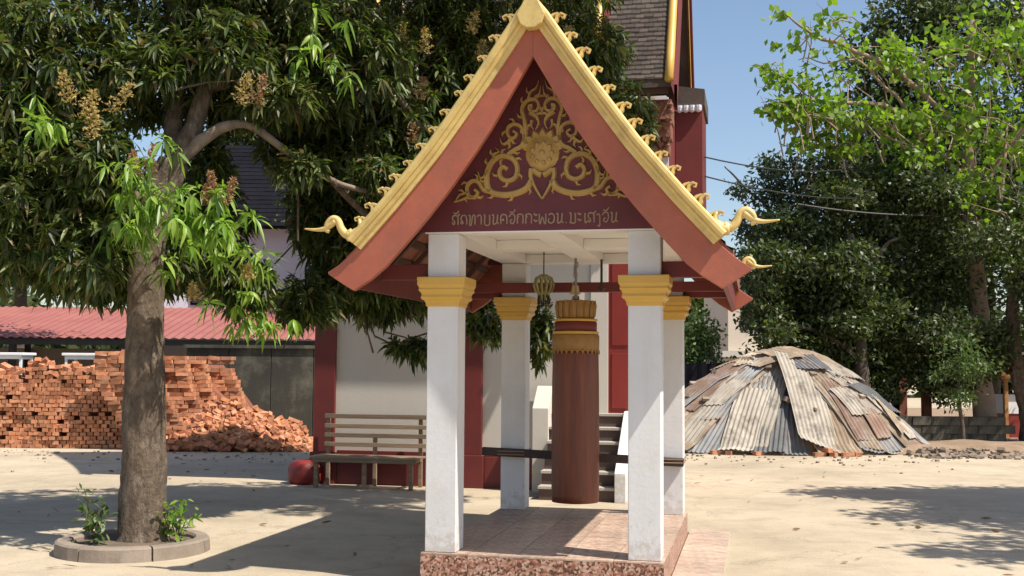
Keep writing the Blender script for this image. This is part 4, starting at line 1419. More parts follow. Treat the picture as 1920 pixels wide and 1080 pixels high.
# ------------------------------------------------------------------ brick stack
SB = (-6.5, 21.3, 0)
stack = empty('brick_stack', SB, label='big heap of orange bricks, stacked left and tumbling down to the right', cat='brick pile')
bricks = []     # (x, y, z, rotation euler)
def top_left(x):
    return 1.38 + 0.30 * max(0, (x + 8.3) / 1.5) * (1 if x > -8.3 else 0) + 0.24 * mnoise.noise((x * 2.1, 0, 0)) + 0.12 * mnoise.noise((x * 7, 5, 0))
nrow = 25
for i in range(nrow):
    z = 0.037 + 0.0745 * i
    x = -10.0 + 0.06 * (i % 2)
    while x < -6.55:
        if z < top_left(x) and random.random() > 0.05:
            # laid with the end towards us, the face uneven
            bulge = 0.22 * mnoise.noise((x * 1.2, z * 1.4, 2.0))
            bricks.append((x, 21.18 + bulge + 0.05 * random.random() + 0.05 * z, z, (random.gauss(0, .02), random.gauss(0, .04), math.pi / 2 + random.gauss(0, .08))))
        x += 0.121
edges = [(-6.46, -5.45, 20.75), (-6.05, -5.05, 21.15), (-5.80, -4.80, 21.5), (-5.38, -4.45, 21.9)]
for k, (xt, xb, yy) in enumerate(edges):
    for i in range(nrow):
        z = 0.037 + 0.0745 * i
        if z > 1.86:
            continue
        t = 1 - z / 1.86
        xe = xt + (xb - xt) * t ** 2.2 + 0.05 * mnoise.noise((z * 4, k, 0)) + random.gauss(0, .02)
        if z > 1.80 - 0.12 * k * random.random():
            continue
        for j in range(5):
            bricks.append((xe - 0.11 - 0.228 * j, yy + 0.05 * random.random() + 0.06 * mnoise.noise((xe * 3 - j, z * 5, k)), z, (0, random.gauss(0, .03), random.gauss(0, .12))))
        bricks.append((xe - 0.055, yy + 0.17, z, (0, 0, math.pi / 2 + random.gauss(0, .06))))
def rub(x):
    return float(np.interp(x, [-6.5, -5.6, -5.2, -4.55, -3.95, -3.68], [0.50, 0.80, 0.84, 0.62, 0.38, 0.05]))
for _ in range(620):
    x = -6.45 + 2.8 * random.random()
    f = random.random()
    y = 20.5 + 0.9 * f + 0.25 * max(0, (x + 4.6))
    z = max(0.04, rub(x) * (0.12 + 0.88 * f) + 0.03 * random.gauss(0, 1))
    bricks.append((x, y, z, (random.gauss(0, .5), random.gauss(0, .5), random.random() * 3.14)))
for _ in range(90):     # odd ones thrown on top of the stack
    x = -9.9 + 3.2 * random.random()
    bricks.append((x, 21.25 + 0.5 * random.random(), top_left(x) + 0.03 + 0.05 * random.random(), (random.gauss(0, .25), random.gauss(0, .25), random.random() * 3.14)))
m = MB()
m.box((-0.108, -0.052, -0.034), (0.108, 0.052, 0.034))
bme = m.mesh('brick', 'brick')
random.shuffle(bricks)
bricks.sort(key=lambda b: b[1] - 0.3 * b[2])
pick = set(range(0, len(bricks), max(1, len(bricks) // 295)))
cnt = 0
mass = MB(SB)
for i, (x, y, z, e) in enumerate(bricks):
    if i in pick and cnt < 296:
        put('brick', bme, stack, (x - SB[0], y - SB[1], z - SB[2]), e)
        cnt += 1
    else:
        rot = Matrix.Rotation(e[2], 3, 'Z') @ Matrix.Rotation(e[1], 3, 'Y') @ Matrix.Rotation(e[0], 3, 'X')
        mass.box((x - 0.108, y - 0.052, z - 0.034), (x + 0.108, y + 0.052, z + 0.034), rot)
tag(mass.build('bricks', 'brickmass', stack), kind='stuff')
m = MB(SB)
m.box((-10.1, 21.36, 0), (-6.6, 22.6, 1.28))
vs = [(-6.6, 21.05, 0), (-4.6, 21.9, 0), (-4.6, 22.9, 0), (-6.6, 22.9, 0), (-6.6, 21.3, 1.45), (-6.1, 21.65, 1.55), (-5.7, 22.6, 1.55), (-6.6, 22.6, 1.45)]
m.add(vs, [(0, 1, 5, 4), (1, 2, 6, 5), (2, 3, 7, 6), (4, 5, 6, 7), (3, 0, 4, 7)])
vs = []
for i in range(14):
    x = -6.5 + 2.75 * i / 13
    vs += [(x, 20.62 + 0.25 * max(0, x + 4.6), 0), (x, 21.3, rub(x) - 0.06), (x, 22.0, 0)]
m.add(vs, [(3 * i + a, 3 * i + a + 3, 3 * i + a + 4, 3 * i + a + 1) for i in range(13) for a in (0, 1)])
m.build('core', 'brickcore', stack)

# ------------------------------------------------------------------ shed with red roof, tables, wall, house on the left
HB = (-10, 28, 0)
shed = empty('open_shed', HB, label='long open shed with a red metal roof behind the brick heap', cat='shed')
m = MB(HB)
nr = 160
vs, fs = [], []
for i in range(nr + 1):
    x = -22 + 18.6 * i / nr
    z = 0.018 * (1 if i % 2 else -1)
    vs += [(x, 27.6, 2.17 + z), (x, 32.0, 3.12 + z), (x, 36.4, 2.17 + z)]
for i in range(nr):
    fs += [(3 * i, 3 * i + 3, 3 * i + 4, 3 * i + 1), (3 * i + 1, 3 * i + 4, 3 * i + 5, 3 * i + 2)]
m.add(vs, fs)
m.build('roof_sheet', 'pinkmetal', shed)
m = MB(HB)
m.box((-21.9, 27.8, 2.0), (-3.5, 27.95, 2.135))
m.build('roof_beam', 'black', shed)
for x in (-21.6, -18.4, -15.3, -12.2, -9.5, -6.6, -3.7):
    for y in (27.82, 36.0):
        m = MB(HB)
        m.box((x - 0.075, y, 0), (x + 0.075, y + 0.14, 2.0 if y < 30 else 2.13))
        m.build('post', 'darkwood', shed)
m = MB(HB)
m.box((-21.9, 36.2, 0), (-9.2, 36.35, 2.0))
m.build('back_wall', 'beige', shed)
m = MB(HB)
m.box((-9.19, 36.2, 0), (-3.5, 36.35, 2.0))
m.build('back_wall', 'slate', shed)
def table(x, y, lab):
    r = empty('plastic_table', (x, y, 0), 0, label=lab, cat='table', group='white tables in the open shed')
    m = MB((x, y, 0))
    m.box((x - 0.45, y - 0.35, 1.72), (x + 0.45, y + 0.35, 1.78))
    m.build('tabletop', 'plastic', r, bevel=0.01)
    m = MB((x, y, 0))
    m.box((x - 0.40, y - 0.30, 1.64), (x + 0.40, y + 0.30, 1.7195))
    m.build('apron', 'plastic', r)
    for sx in (-1, 1):
        for sy in (-1, 1):
            m = MB((x, y, 0))
            m.box((x + sx * 0.37 - 0.025, y + sy * 0.27 - 0.025, 1.02), (x + sx * 0.37 + 0.025, y + sy * 0.27 + 0.025, 1.6395))
            m.build('leg', 'plastic', r)
# a raised concrete deck carries the tables
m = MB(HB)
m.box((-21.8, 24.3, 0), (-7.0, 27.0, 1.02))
dk = m.build('loading_deck', 'shade_plaster', None)
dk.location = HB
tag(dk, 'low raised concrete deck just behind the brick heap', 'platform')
table(-11.0, 25.0, 'white plastic table at the far left edge behind the bricks')
table(-9.35, 25.2, 'white plastic table left of the mango trunk behind the bricks')
WBB = (-4.9, 24.2, 0)
cw = empty('shade_dark_wall', WBB, label='dark wall with shade in its colour between the brick heap and the temple', cat='wall')  # the wall's shade is put into its dark colour
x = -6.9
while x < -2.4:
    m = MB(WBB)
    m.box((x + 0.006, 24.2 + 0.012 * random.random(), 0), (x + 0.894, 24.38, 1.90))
    m.build('wall_panel', 'shade_plaster', cw, bevel=0.008)
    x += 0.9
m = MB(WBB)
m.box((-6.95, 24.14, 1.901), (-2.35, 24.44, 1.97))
m.build('wall_coping', 'shade_plaster', cw)
HH = (-7.5, 35.5, 0)
house = empty('white_house', HH, label='white house with a dark roof seen through the mango leaves', cat='house')
m = MB(HH)
m.box((-10.6, 34, 0), (-4.6, 39, 5.75))
hw = m.build('house_wall', 'bluewhite', house)
for xx in (-9.6, -6.2):
    m = MB(HH)
    m.box((xx, 33.95, 3.3), (xx + 0.9, 33.999, 4.4))
    f_ = m.build('window', 'slate', house)
    for q in range(2):
        m = MB(HH)
        m.box((xx + 0.06 + 0.42 * q, 33.93, 3.36), (xx + 0.42 + 0.42 * q, 33.949, 4.34))
        m.build('pane', 'black', f_)
m = MB(HH)
n = 4
m.add([(-11.2, 33.3, 5.60), (-4.0, 33.3, 5.60), (-4.0, 39.7, 5.60), (-11.2, 39.7, 5.60), (-9.6, 36.5, 8.6), (-5.6, 36.5, 8.6)], [(0, 1, 5, 4), (1, 2, 5), (2, 3, 4, 5), (3, 0, 4), (0, 3, 2, 1)])
hr = m.build('roof', 'slate', house)
t = MB(HH)
for i in range(20):
    a, b = i / 20, (i + 1.15) / 20
    pa = [Vector((-11.2, 33.3, 5.6)).lerp(Vector((-9.6, 36.5, 8.6)), a), Vector((-4.0, 33.3, 5.6)).lerp(Vector((-5.6, 36.5, 8.6)), a)]
    pb = [Vector((-11.2, 33.3, 5.6)).lerp(Vector((-9.6, 36.5, 8.6)), min(b, 1)), Vector((-4.0, 33.3, 5.6)).lerp(Vector((-5.6, 36.5, 8.6)), min(b, 1))]
    n = 24
    for k in range(n):
        u0_, u1_ = k / n, (k + .95) / n
        l = Vector((0, -0.015, 0.015 + 0.012 * random.random()))
        t.add([pa[0].lerp(pa[1], u0_) + l, pa[0].lerp(pa[1], u1_) + l, pb[0].lerp(pb[1], u1_) + Vector((0, 0, .01)), pb[0].lerp(pb[1], u0_) + Vector((0, 0, .01)), pa[0].lerp(pa[1], u0_), pa[0].lerp(pa[1], u1_)],
              [(0, 1, 2, 3), (4, 5, 1, 0)])
tag(t.build('roof_tiles', 'slate', hr), kind='stuff')

# ------------------------------------------------------------------ heap under old corrugated sheets
CX, CY = 5.30, 22.3
def mound(x, y):
    dx = (x - CX) / (3.3 if x < CX else 2.75)
    dy = (y - CY) / (1.75 if y < CY else 2.2)
    r = math.hypot(dx, dy)
    return 1.80 * max(0.0, 1 - r ** 1.55)
hp = empty('sheet_covered_heap', (CX, CY, 0), label='rounded heap covered with old rusty corrugated metal sheets', cat='heap')
HO = (CX, CY, 0)
m = MB(HO)
n = 36
vs = []
for j in range(n + 1):
    for i in range(n + 1):
        x = CX - 3.4 + 6.3 * i / n
        y = CY - 1.9 + 4.2 * j / n
        vs.append((x, y, mound(x, y) + 0.03 * mnoise.noise((x * 3, y * 3, 0)) - 0.03))
m.add(vs, [(j * (n + 1) + i, j * (n + 1) + i + 1, (j + 1) * (n + 1) + i + 1, (j + 1) * (n + 1) + i) for j in range(n) for i in range(n)])
m.build('mound', 'dirt', hp, smooth=True)
def sheet(phi, r0, r1, width, lift, mat, tilt=0.0, skew=0.0, side=0.0):
    """a corrugated sheet lying down the side of the heap in direction PHI"""
    nl_, nw_ = 9, 44
    d = (math.cos(phi), math.sin(phi))
    rx = 3.3 if d[0] < 0 else 2.75
    ry = 1.75 if d[1] < 0 else 2.2
    vs = []
    for i in range(nl_ + 1):
        t = i / nl_
        r = r0 + (r1 - r0) * t
        x, y = CX + d[0] * r * rx, CY + d[1] * r * ry
        tx, ty = -d[1] * rx, d[0] * ry
        ln = math.hypot(tx, ty)
        tx, ty = tx / ln, ty / ln
        for k in range(nw_ + 1):
            s = (k / nw_ - 0.5) * width
            px, py = x + tx * (s + skew * t + side), y + ty * (s + skew * t + side)
            zc = mound(x + tx * (skew * t + side), y + ty * (skew * t + side))
            ze = mound(px, py)
            z = 0.45 * zc + 0.55 * ze + lift + tilt * s + 0.05 * mnoise.noise((px * 1.9, py * 1.9, phi * 3)) + 0.025 * mnoise.noise((px * 5, py * 5, phi))
            z = max(z, 0.012 + 0.01 * math.sin(k))
            c = 0.011 * math.sin(2 * math.pi * s / 0.085)
            vs.append((px + d[0] * c * 0.6, py + d[1] * c * 0.6, z + c * 0.8))
    fs = [(i * (nw_ + 1) + k, i * (nw_ + 1) + k + 1, (i + 1) * (nw_ + 1) + k + 1, (i + 1) * (nw_ + 1) + k) for i in range(nl_) for k in range(nw_)]
    m = MB(HO)
    m.add(vs, fs)
    o = m.build('metal_sheet', mat, hp)
    md = o.modifiers.new('thickness', 'SOLIDIFY')
    md.thickness = 0.004
    return o
for k, phi in enumerate(range(160, 400, 13)):
    if 255 < phi < 285:
        continue
    sheet(R(phi + random.gauss(0, 2)), .2, 1.0 + 0.04 * random.random(), .85, .04 + .02 * (k % 3), ('tin_brown', 'tin_grey', 'tin_pale', 'tin_rust', 'tin_brown')[k % 5], skew=random.gauss(0, 0.1))
sheet(R(258), .40, 1.03, .62, .05, 'tin_dark')
sheet(R(266), .45, 1.02, .5, .02, 'tin_dark')
sheet(R(246), .55, 1.04, .6, .10, 'tin_pale', skew=.12)
for a in [(R(192), .2, 1.0, .6, .10, 'tin_grey'), (R(205), .16, .95, .5, .13, 'tin_rust'), (R(214), .3, 1.0, .5, .11, 'tin_brown'), (R(222), .2, .75, .45, .12, 'tin_rust'),
          (R(230), .4, 1.0, .4, .11, 'tin_pale'), (R(238), .3, .8, .4, .12, 'tin_grey'), (R(293), .35, 1.0, .5, .12, 'tin_brown'), (R(301), .5, .95, .4, .15, 'tin_rust'),
          (R(309), .25, .75, .5, .13, 'tin_pale'), (R(318), .45, 1.0, .45, .12, 'tin_brown'), (R(326), .25, .7, .5, .14, 'tin_grey'), (R(333), .5, .95, .45, .13, 'tin_pale'), (R(341), .3, .9, .4, .14, 'tin_brown'), (R(350), .5, 1.0, .4, .12, 'tin_grey')]:
    sheet(*a, skew=random.gauss(0, 0.22), tilt=random.gauss(0, 0.06))
sheet(R(274), .26, 1.05, .74, .20, 'tin_pale', tilt=-0.40, side=0.05)
for phi, r0, r1, wd, l, mt in ((R(200), .02, .3, 1.3, .14, 'tin_brown'), (R(300), .0, .30, 1.3, .17, 'tin_brown'), (R(250), .0, .30, 1.2, .13, 'tin_brown'), (R(340), .02, .35, 1.1, .15, 'tin_rust'), (R(283), .24, .42, .7, .24, 'tin_dark'), (R(310), .28, .45, .7, .2, 'tin_pale'), (R(322), .55, .74, .5, .2, 'tin_dark'), (R(300), .6, .8, .4, .22, 'tin_pale'), (R(236), .5, .7, .4, .15, 'tin_pale'), (R(345), .6, .85, .5, .18, 'tin_brown'), (R(310), .75, .95, .35, .2, 'tin_rust')):
    sheet(phi, r0, r1, wd, l, mt, skew=random.gauss(0, 0.3))
m = MB(HO)
for i in range(34):
    a_ = random.uniform(R(175), R(365))
    r_ = random.uniform(0.05, 0.98) ** 0.8
    x = CX + math.cos(a_) * r_ * (3.3 if math.cos(a_) < 0 else 2.75)
    y = CY + math.sin(a_) * r_ * 1.75
    q = random.uniform(0.03, 0.09)
    z = mound(x, y) + 0.14
    if r_ > .85:
        z = q * .5
        y -= 0.1
    m.box((x - q, y - q * .7, z - q * .5), (x + q, y + q * .7, z + q * .5), Matrix.Rotation(random.random() * 3, 3, 'Z') @ Matrix.Rotation(0.5, 3, 'X'))
tag(m.build('stones', 'stone', hp), kind='stuff')
lb_ = ['loose orange brick lying alone at the left foot of the covered heap', 'loose orange brick turned away beside the leftmost one at the heap foot', 'small orange brick half under the middle of the covered heap',
       'orange brick leftmost in the little pile at the front of the heap', 'orange brick in the middle of the little pile at the front of the heap', 'orange brick on top of the little pile at the front of the heap',
       'orange brick at the right front of the little pile by the heap', 'orange brick turned away at the right end of the little pile']
for i, (x, y, rz, z) in enumerate(((3.72, 20.75, .3, 0), (3.95, 20.7, 1.1, 0), (4.45, 20.6, .5, 0), (5.50, 20.45, .2, 0), (5.78, 20.5, .9, 0), (5.64, 20.48, 2.0, .07), (6.0, 20.42, .1, 0), (6.22, 20.55, 1.4, 0))):
    o = put('loose_brick', bme, None, (x, y, 0.038 + z), (0, 0, rz))
    tag(o, lb_[i], 'brick', 'loose bricks at the foot of the covered heap')

# ------------------------------------------------------------------ trees, shrubs and the rest on the right
def tree(name, base, trunk, limbs_, blobs, mat, leaf, bark, clump=28, shell=0.5, twigs=0, **kw):
    r = empty(name, base, 0, **kw)
    b = Vector(base)
    q = wobble(trunk[0], 0.06, 5)
    m = MB(base)
    m.tube(q, taper(trunk[1], trunk[2], len(q)), 14, True, 0.3)
    m.build('trunk', bark, r, smooth=True)
    for pth, a, c in limbs_:
        q = wobble(pth, 0.12, 5)
        m = MB(base)
        m.tube(q, taper(a, c, len(q)), 7, True, 0.2)
        m.build('branch', bark, r, smooth=True)
    Ps, Ds = [], []
    for c, rad, n in blobs:
        # leaves gather in clumps, with gaps between
        k = max(4, n // clump)
        cc, dd = in_ellipsoid(k, c, rad, shell)
        idx = rng.integers(0, k, n)
        sp = 0.16 * (rad[0] + rad[1] + rad[2]) / 3 + 0.05
        Ps.append(cc[idx] + rng.normal(size=(n, 3)) * np.array([sp, sp, sp * 0.6]))
        Ds.append(dd[idx] * 0.6 + rng.normal(size=(n, 3)) + np.array([0, 0, -0.2]))
    P = np.concatenate(Ps)
    if twigs:
        # bare twigs that carry the leaf clumps
        m = MB(base)
        for i in rng.choice(len(P), twigs, replace=False):
            c = Vector(P[i])
            k = c + Vector((random.gauss(0.35, .35), random.gauss(0.1, .25), random.gauss(-0.45, .25)))
            mid = (k + c) / 2 + Vector((0.05, 0, 0.08))
            m.tube([k, mid, c, c + (c - mid) * 0.7], [0.018, 0.013, 0.008, 0.004], 4, False)
        tag(m.build('twigs', bark, r), kind='stuff')
    Dd = np.concatenate(Ds)
    n = len(P)
    L = leaf[0] * (0.7 + 0.6 * rng.random(n))
    W = leaf[1] * (0.7 + 0.6 * rng.random(n))
    o = put('crown', card_mesh('crown', P, Dd, L, W, mat, base), r)
    tag(o, kind='stuff')
    return r

# dense dark tree behind the sheet heap
ev = []
rg = random.Random(5)
for _ in range(34):
    x = 5.5 + 5.0 * rg.random()
    z = 1.9 + 3.7 * rg.random()
    if z > 5.7 - 0.28 * abs(x - 8.2) or z > 4.7 and x < 6.4:
        continue
    rr = 0.38 + 0.36 * rg.random()
    ev.append(((x, 24.3 + 1.1 * rg.random(), z), (rr * 1.25, rr, rr * 0.62), int(1900 * rr)))
ev += [((5.35, 24.2, 3.35), (0.45, 0.5, 0.2), 380), ((5.45, 24.2, 2.75), (0.45, 0.4, 0.2), 380), ((5.5, 24.2, 4.0), (0.5, 0.4, 0.22), 420), ((5.6, 24.0, 2.3), (0.55, 0.5, 0.28), 600),
       ((7.6, 25.6, 3.4), (2.0, 0.5, 1.6), 8000), ((7.6, 25.4, 5.3), (1.3, 0.5, 0.7), 2600), ((8.6, 25.5, 5.6), (1.1, 0.5, 0.8), 2400), ((7.0, 25.2, 5.9), (0.7, 0.4, 0.4), 700), ((9.4, 25.4, 5.0), (1.0, 0.5, 0.8), 2400), ((6.6, 25.0, 1.75), (1.5, 0.4, 0.4), 2200), ((8.2, 25.2, 1.25), (0.6, 0.3, 0.35), 800), ((9.6, 25.3, 1.3), (0.8, 0.3, 0.5), 1400), ((10.4, 25.0, 2.0), (0.7, 0.4, 0.6), 1400), ((7.3, 25.1, 1.2), (0.7, 0.3, 0.35), 900), ((8.4, 25.6, 1.7), (1.2, 0.3, 0.45), 2000), ((9.6, 25.7, 3.2), (1.2, 0.5, 1.5), 5000), ((7.3, 25.4, 2.2), (1.8, 0.4, 0.5), 3400), ((9.2, 25.4, 2.25), (1.6, 0.4, 0.5), 3000)]
tree('evergreen_tree', (7.7, 24.9, 0), ([(7.7, 24.9, 0), (7.65, 24.9, 1.5), (7.5, 24.9, 3.0), (7.4, 24.9, 4.5)], 0.20, 0.08),
     [([(7.5, 24.9, 3.0), (6.5, 24.6, 3.8), (5.4, 24.3, 4.2)], 0.08, 0.02), ([(7.4, 24.9, 3.6), (8.4, 24.7, 4.4)], 0.08, 0.03), ([(7.6, 24.9, 1.8), (6.4, 24.5, 2.4), (5.5, 24.2, 2.7)], 0.06, 0.02)],
     ev, 'darkleaf', (0.13, 0.06), 'darkbark', label='dense dark evergreen tree behind the sheet covered heap', cat='tree')
# grey green feathery tree whose twigs stand against the sky
tree('feathery_tree', (6.9, 26.6, 0), ([(6.9, 26.6, 0), (6.9, 26.6, 2), (6.8, 26.5, 3.6), (6.9, 26.5, 5.6)], 0.16, 0.05),
     [([(6.85, 26.5, 4.4), (6.0, 26.3, 5.2), (5.2, 26.2, 5.9), (4.9, 26.1, 6.2)], 0.05, 0.012), ([(6.85, 26.5, 3.6), (6.0, 26.2, 4.1), (5.3, 26.0, 4.6)], 0.05, 0.012), ([(6.9, 26.5, 5.0), (6.6, 26.4, 6.0), (6.4, 26.3, 6.8)], 0.05, 0.012)],
     [((5.95, 26.2, 5.6), (0.75, 0.6, 0.34), 900), ((6.3, 26.2, 6.2), (0.8, 0.6, 0.4), 900), ((5.6, 26.1, 4.75), (0.5, 0.5, 0.26), 520), ((5.75, 26.1, 4.1), (0.65, 0.5, 0.30), 800), ((6.7, 26.3, 5.1), (0.9, 0.6, 0.7), 1300), ((5.6, 26.0, 3.5), (0.5, 0.5, 0.3), 600), ((7.4, 26.4, 6.0), (0.9, 0.7, 0.7), 1200)],
     'greyleaf', (0.14, 0.055), 'darkbark', label='feathery grey green tree with thin twigs against the sky', cat='tree')
# tall tree with bright fresh leaves
b = (10.6, 25.5, 0)
tree('fresh_leaved_tree', b, ([(10.6, 25.5, 0), (10.5, 25.5, 1.6), (10.45, 25.5, 3.2), (10.35, 25.5, 5.0), (10.3, 25.5, 7.0), (10.5, 25.5, 9.5)], 0.27, 0.08),
     [([(10.35, 25.5, 4.6), (9.8, 25.3, 5.4), (9.0, 25.1, 6.2), (8.0, 24.9, 6.9)], 0.09, 0.025), ([(10.33, 25.5, 5.6), (9.6, 25.4, 6.5), (8.2, 25.0, 7.3), (6.6, 24.5, 7.4), (5.4, 24.2, 7.2)], 0.10, 0.015),
      ([(10.3, 25.5, 6.6), (9.4, 25.3, 7.6), (7.9, 24.9, 8.5), (6.6, 24.6, 8.9), (5.9, 24.4, 9.3)], 0.09, 0.015), ([(10.35, 25.5, 5.2), (11.2, 25.4, 6.6), (12.2, 25.3, 7.6)], 0.10, 0.03), ([(10.4, 25.5, 4.2), (10.9, 25.2, 5.4), (11.0, 25.1, 7.0)], 0.08, 0.03),
      ([(9.0, 25.1, 6.9), (8.0, 24.8, 8.0), (7.3, 24.6, 8.6)], 0.05, 0.012), ([(6.6, 24.5, 7.4), (5.9, 24.3, 7.8), (5.2, 24.2, 8.1)], 0.025, 0.008), ([(8.2, 25.0, 7.3), (7.2, 24.8, 6.9), (6.4, 24.6, 6.5)], 0.04, 0.01), ([(7.9, 24.9, 8.5), (7.0, 24.6, 8.3), (6.2, 24.4, 8.25)], 0.03, 0.008)],
     [((9.2, 25.1, 7.0), (1.5, 0.9, 0.6), 420), ((7.2, 24.7, 7.1), (1.3, 0.7, 0.26), 520), ((5.9, 24.3, 7.15), (0.75, 0.4, 0.24), 240), ((10.4, 25.3, 8.0), (1.9, 1.2, 1.1), 480), ((11.6, 25.2, 6.6), (1.2, 1.0, 1.3), 380), ((8.6, 24.9, 8.4), (1.3, 0.9, 0.6), 300),
      ((10.0, 25.0, 5.5), (1.0, 0.8, 0.9), 260), ((6.3, 24.5, 7.9), (1.0, 0.5, 0.4), 190), ((6.5, 24.5, 8.9), (1.0, 0.5, 0.45), 150), ((7.1, 24.8, 6.5), (1.1, 0.6, 0.26), 300), ((11.3, 24.9, 4.4), (0.9, 0.8, 0.9), 300), ((9.3, 25.0, 6.3), (1.3, 0.8, 0.6), 280), ((11.0, 25.2, 9.0), (1.6, 1.0, 0.8), 400)],
     'brightleaf', (0.19, 0.14), 'ltbark', clump=9, shell=0.6, twigs=260, label='tall tree with sparse bright green leaves and warm brown limbs', cat='tree')
# darker crown behind it
tree('shade_tree', (12.4, 29.5, 0), ([(12.4, 29.5, 0), (12.4, 29.5, 3), (12.3, 29.5, 6)], 0.25, 0.1), [([(12.3, 29.5, 4), (10.5, 29.2, 7.5)], 0.1, 0.03), ([(12.3, 29.5, 5), (14, 29.2, 8)], 0.1, 0.03)],
     [((11.0, 29.5, 8.0), (1.7, 1.2, 1.6), 4200), ((10.0, 29.2, 8.8), (1.3, 0.8, 1.0), 2200), ((12.2, 28.6, 10.2), (2.4, 1.0, 1.2), 5000), ((9.6, 29.0, 7.2), (1.0, 0.8, 1.2), 2600), ((9.3, 29.0, 9.6), (0.9, 0.8, 1.0), 1500), ((10.6, 28.6, 10.6), (1.3, 0.8, 0.9), 2400), ((8.7, 28.8, 6.4), (0.8, 0.7, 0.7), 1300), ((10.6, 28.0, 4.6), (1.6, 0.8, 1.0), 3600), ((9.2, 28.0, 2.4), (2.2, 0.6, 0.7), 4200), ((11.8, 27.6, 2.2), (1.6, 0.6, 0.8), 3600), ((9.3, 28.8, 5.6), (1.2, 0.8, 0.9), 2600), ((11.6, 28.4, 6.8), (1.8, 0.8, 1.2), 4000), ((10.2, 29.0, 6.4), (1.3, 0.8, 0.9), 2600), ((13.6, 29.5, 7.5), (2.0, 1.4, 2.4), 5000), ((12.0, 29.3, 5.2), (2.2, 1.4, 1.5), 5600), ((13.6, 28.6, 3.0), (1.7, 1.2, 1.6), 4600), ((10.4, 29.4, 3.6), (1.8, 1.0, 1.4), 4200)],
     'darkleaf', (0.17, 0.085), 'darkbark', label='broad dark tree standing behind the bright leaved one at right', cat='tree')
tree('shade_tree', (12.1, 24.0, 0), ([(12.1, 24.0, 0), (12.0, 24.0, 1.5), (11.9, 24.0, 3)], 0.2, 0.08), [([(11.95, 24.0, 2), (11.0, 23.8, 3)], 0.07, 0.02)],
     [((11.4, 24.0, 3.4), (0.85, 0.8, 0.9), 3400), ((12.0, 24.2, 2.3), (0.9, 0.8, 0.7), 2800), ((12.6, 24.4, 4.2), (0.9, 0.8, 1.0), 2600)],
     'darkleaf', (0.15, 0.07), 'darkbark', label='dark leafy tree at the right edge in front of the tall tree', cat='tree')
tree('hanging_shrub', (8.85, 22.4, 0), ([(8.85, 22.4, 0), (8.8, 22.4, 0.8), (8.75, 22.4, 1.7)], 0.05, 0.02), [([(8.8, 22.4, 1.0), (9.2, 22.3, 1.8)], 0.03, 0.01)],
     [((8.75, 22.3, 1.75), (0.42, 0.4, 0.50), 800), ((9.1, 22.3, 1.60), (0.30, 0.3, 0.38), 420), ((8.75, 22.3, 1.15), (0.24, 0.25, 0.36), 300), ((8.3, 22.3, 1.45), (0.16, 0.2, 0.12), 80)],
     'shrubleaf', (0.10, 0.045), 'darkbark', label='light green hanging shrub left of the dark trunk at right', cat='shrub')
tree('bush', (4.0, 25.2, 0), ([(4.0, 25.2, 0), (4.0, 25.2, 1.0), (4.05, 25.2, 2.0)], 0.05, 0.02), [([(4.0, 25.2, 1.0), (4.3, 25.1, 2.0)], 0.03, 0.01)],
     [((3.95, 25.0, 2.25), (0.48, 0.4, 0.62), 1100), ((4.4, 25.0, 2.05), (0.28, 0.3, 0.55), 420), ((3.75, 25.0, 1.6), (0.4, 0.3, 0.3), 380)],
     'shrubleaf', (0.12, 0.06), 'darkbark', label='sunlit green bush just right of the white columns', cat='bush')
# second stem of the big tree
trunk2 = empty('leaning_tree', (11.35, 24.9, 0), label='grey leaning trunk at the right edge with few leaves', cat='tree')
q = wobble([(11.35, 24.9, 0), (11.2, 24.9, 0.9), (11.0, 25.0, 1.9), (11.05, 25.0, 3.4), (11.3, 25.0, 5.0)], 0.05, 6)
m = MB((11.35, 24.9, 0))
m.tube(q, taper(0.24, 0.08, len(q)), 14, True, 0.3)
m.build('trunk', 'bark', trunk2, smooth=True)
P, dd = in_ellipsoid(700, (11.3, 25.0, 5.0), (0.7, 0.6, 0.6), 0.5)
tag(put('crown', card_mesh('crown', P, dd + rng.normal(size=P.shape), 0.13 + 0.05 * rng.random(700), 0.06 + 0.02 * rng.random(700), 'darkleaf', (11.35, 24.9, 0)), trunk2), kind='stuff')
# tree beside the yard on the right: its shade falls across the ground
tree('yard_tree', (11.2, 9.8, 0), ([(11.2, 9.8, 0), (11.1, 9.9, 1.8), (11.0, 10.0, 3.4), (10.9, 10.1, 5.0)], 0.24, 0.09), [([(11.0, 10, 3.2), (9.4, 10.6, 4.4), (8.0, 10.9, 5.0)], 0.10, 0.02), ([(11.0, 10, 3.4), (9.4, 9.2, 4.8), (7.6, 8.6, 5.2)], 0.09, 0.02), ([(10.9, 10.1, 4), (11.6, 10.8, 5.6)], 0.09, 0.03)],
     [((9.5, 12.6, 4.9), (1.9, 0.8, 0.5), 6500), ((8.0, 12.8, 5.0), (1.5, 0.5, 0.3), 2600), ((10.6, 11.0, 5.2), (1.6, 1.2, 0.8), 3200), ((8.8, 11.2, 5.0), (1.7, 0.9, 0.4), 3000), ((9.2, 9.4, 5.3), (1.5, 1.0, 0.5), 2200), ((7.6, 10.4, 5.2), (1.3, 0.45, 0.25), 900), ((7.9, 8.3, 5.1), (1.2, 0.5, 0.35), 1000), ((8.6, 7.6, 5.0), (1.3, 0.5, 0.35), 1000), ((6.9, 7.9, 5.2), (0.6, 0.25, 0.2), 110)],
     'darkleaf', (0.20, 0.10), 'bark', label='leafy tree beside the yard casting dappled shade on the right', cat='tree')
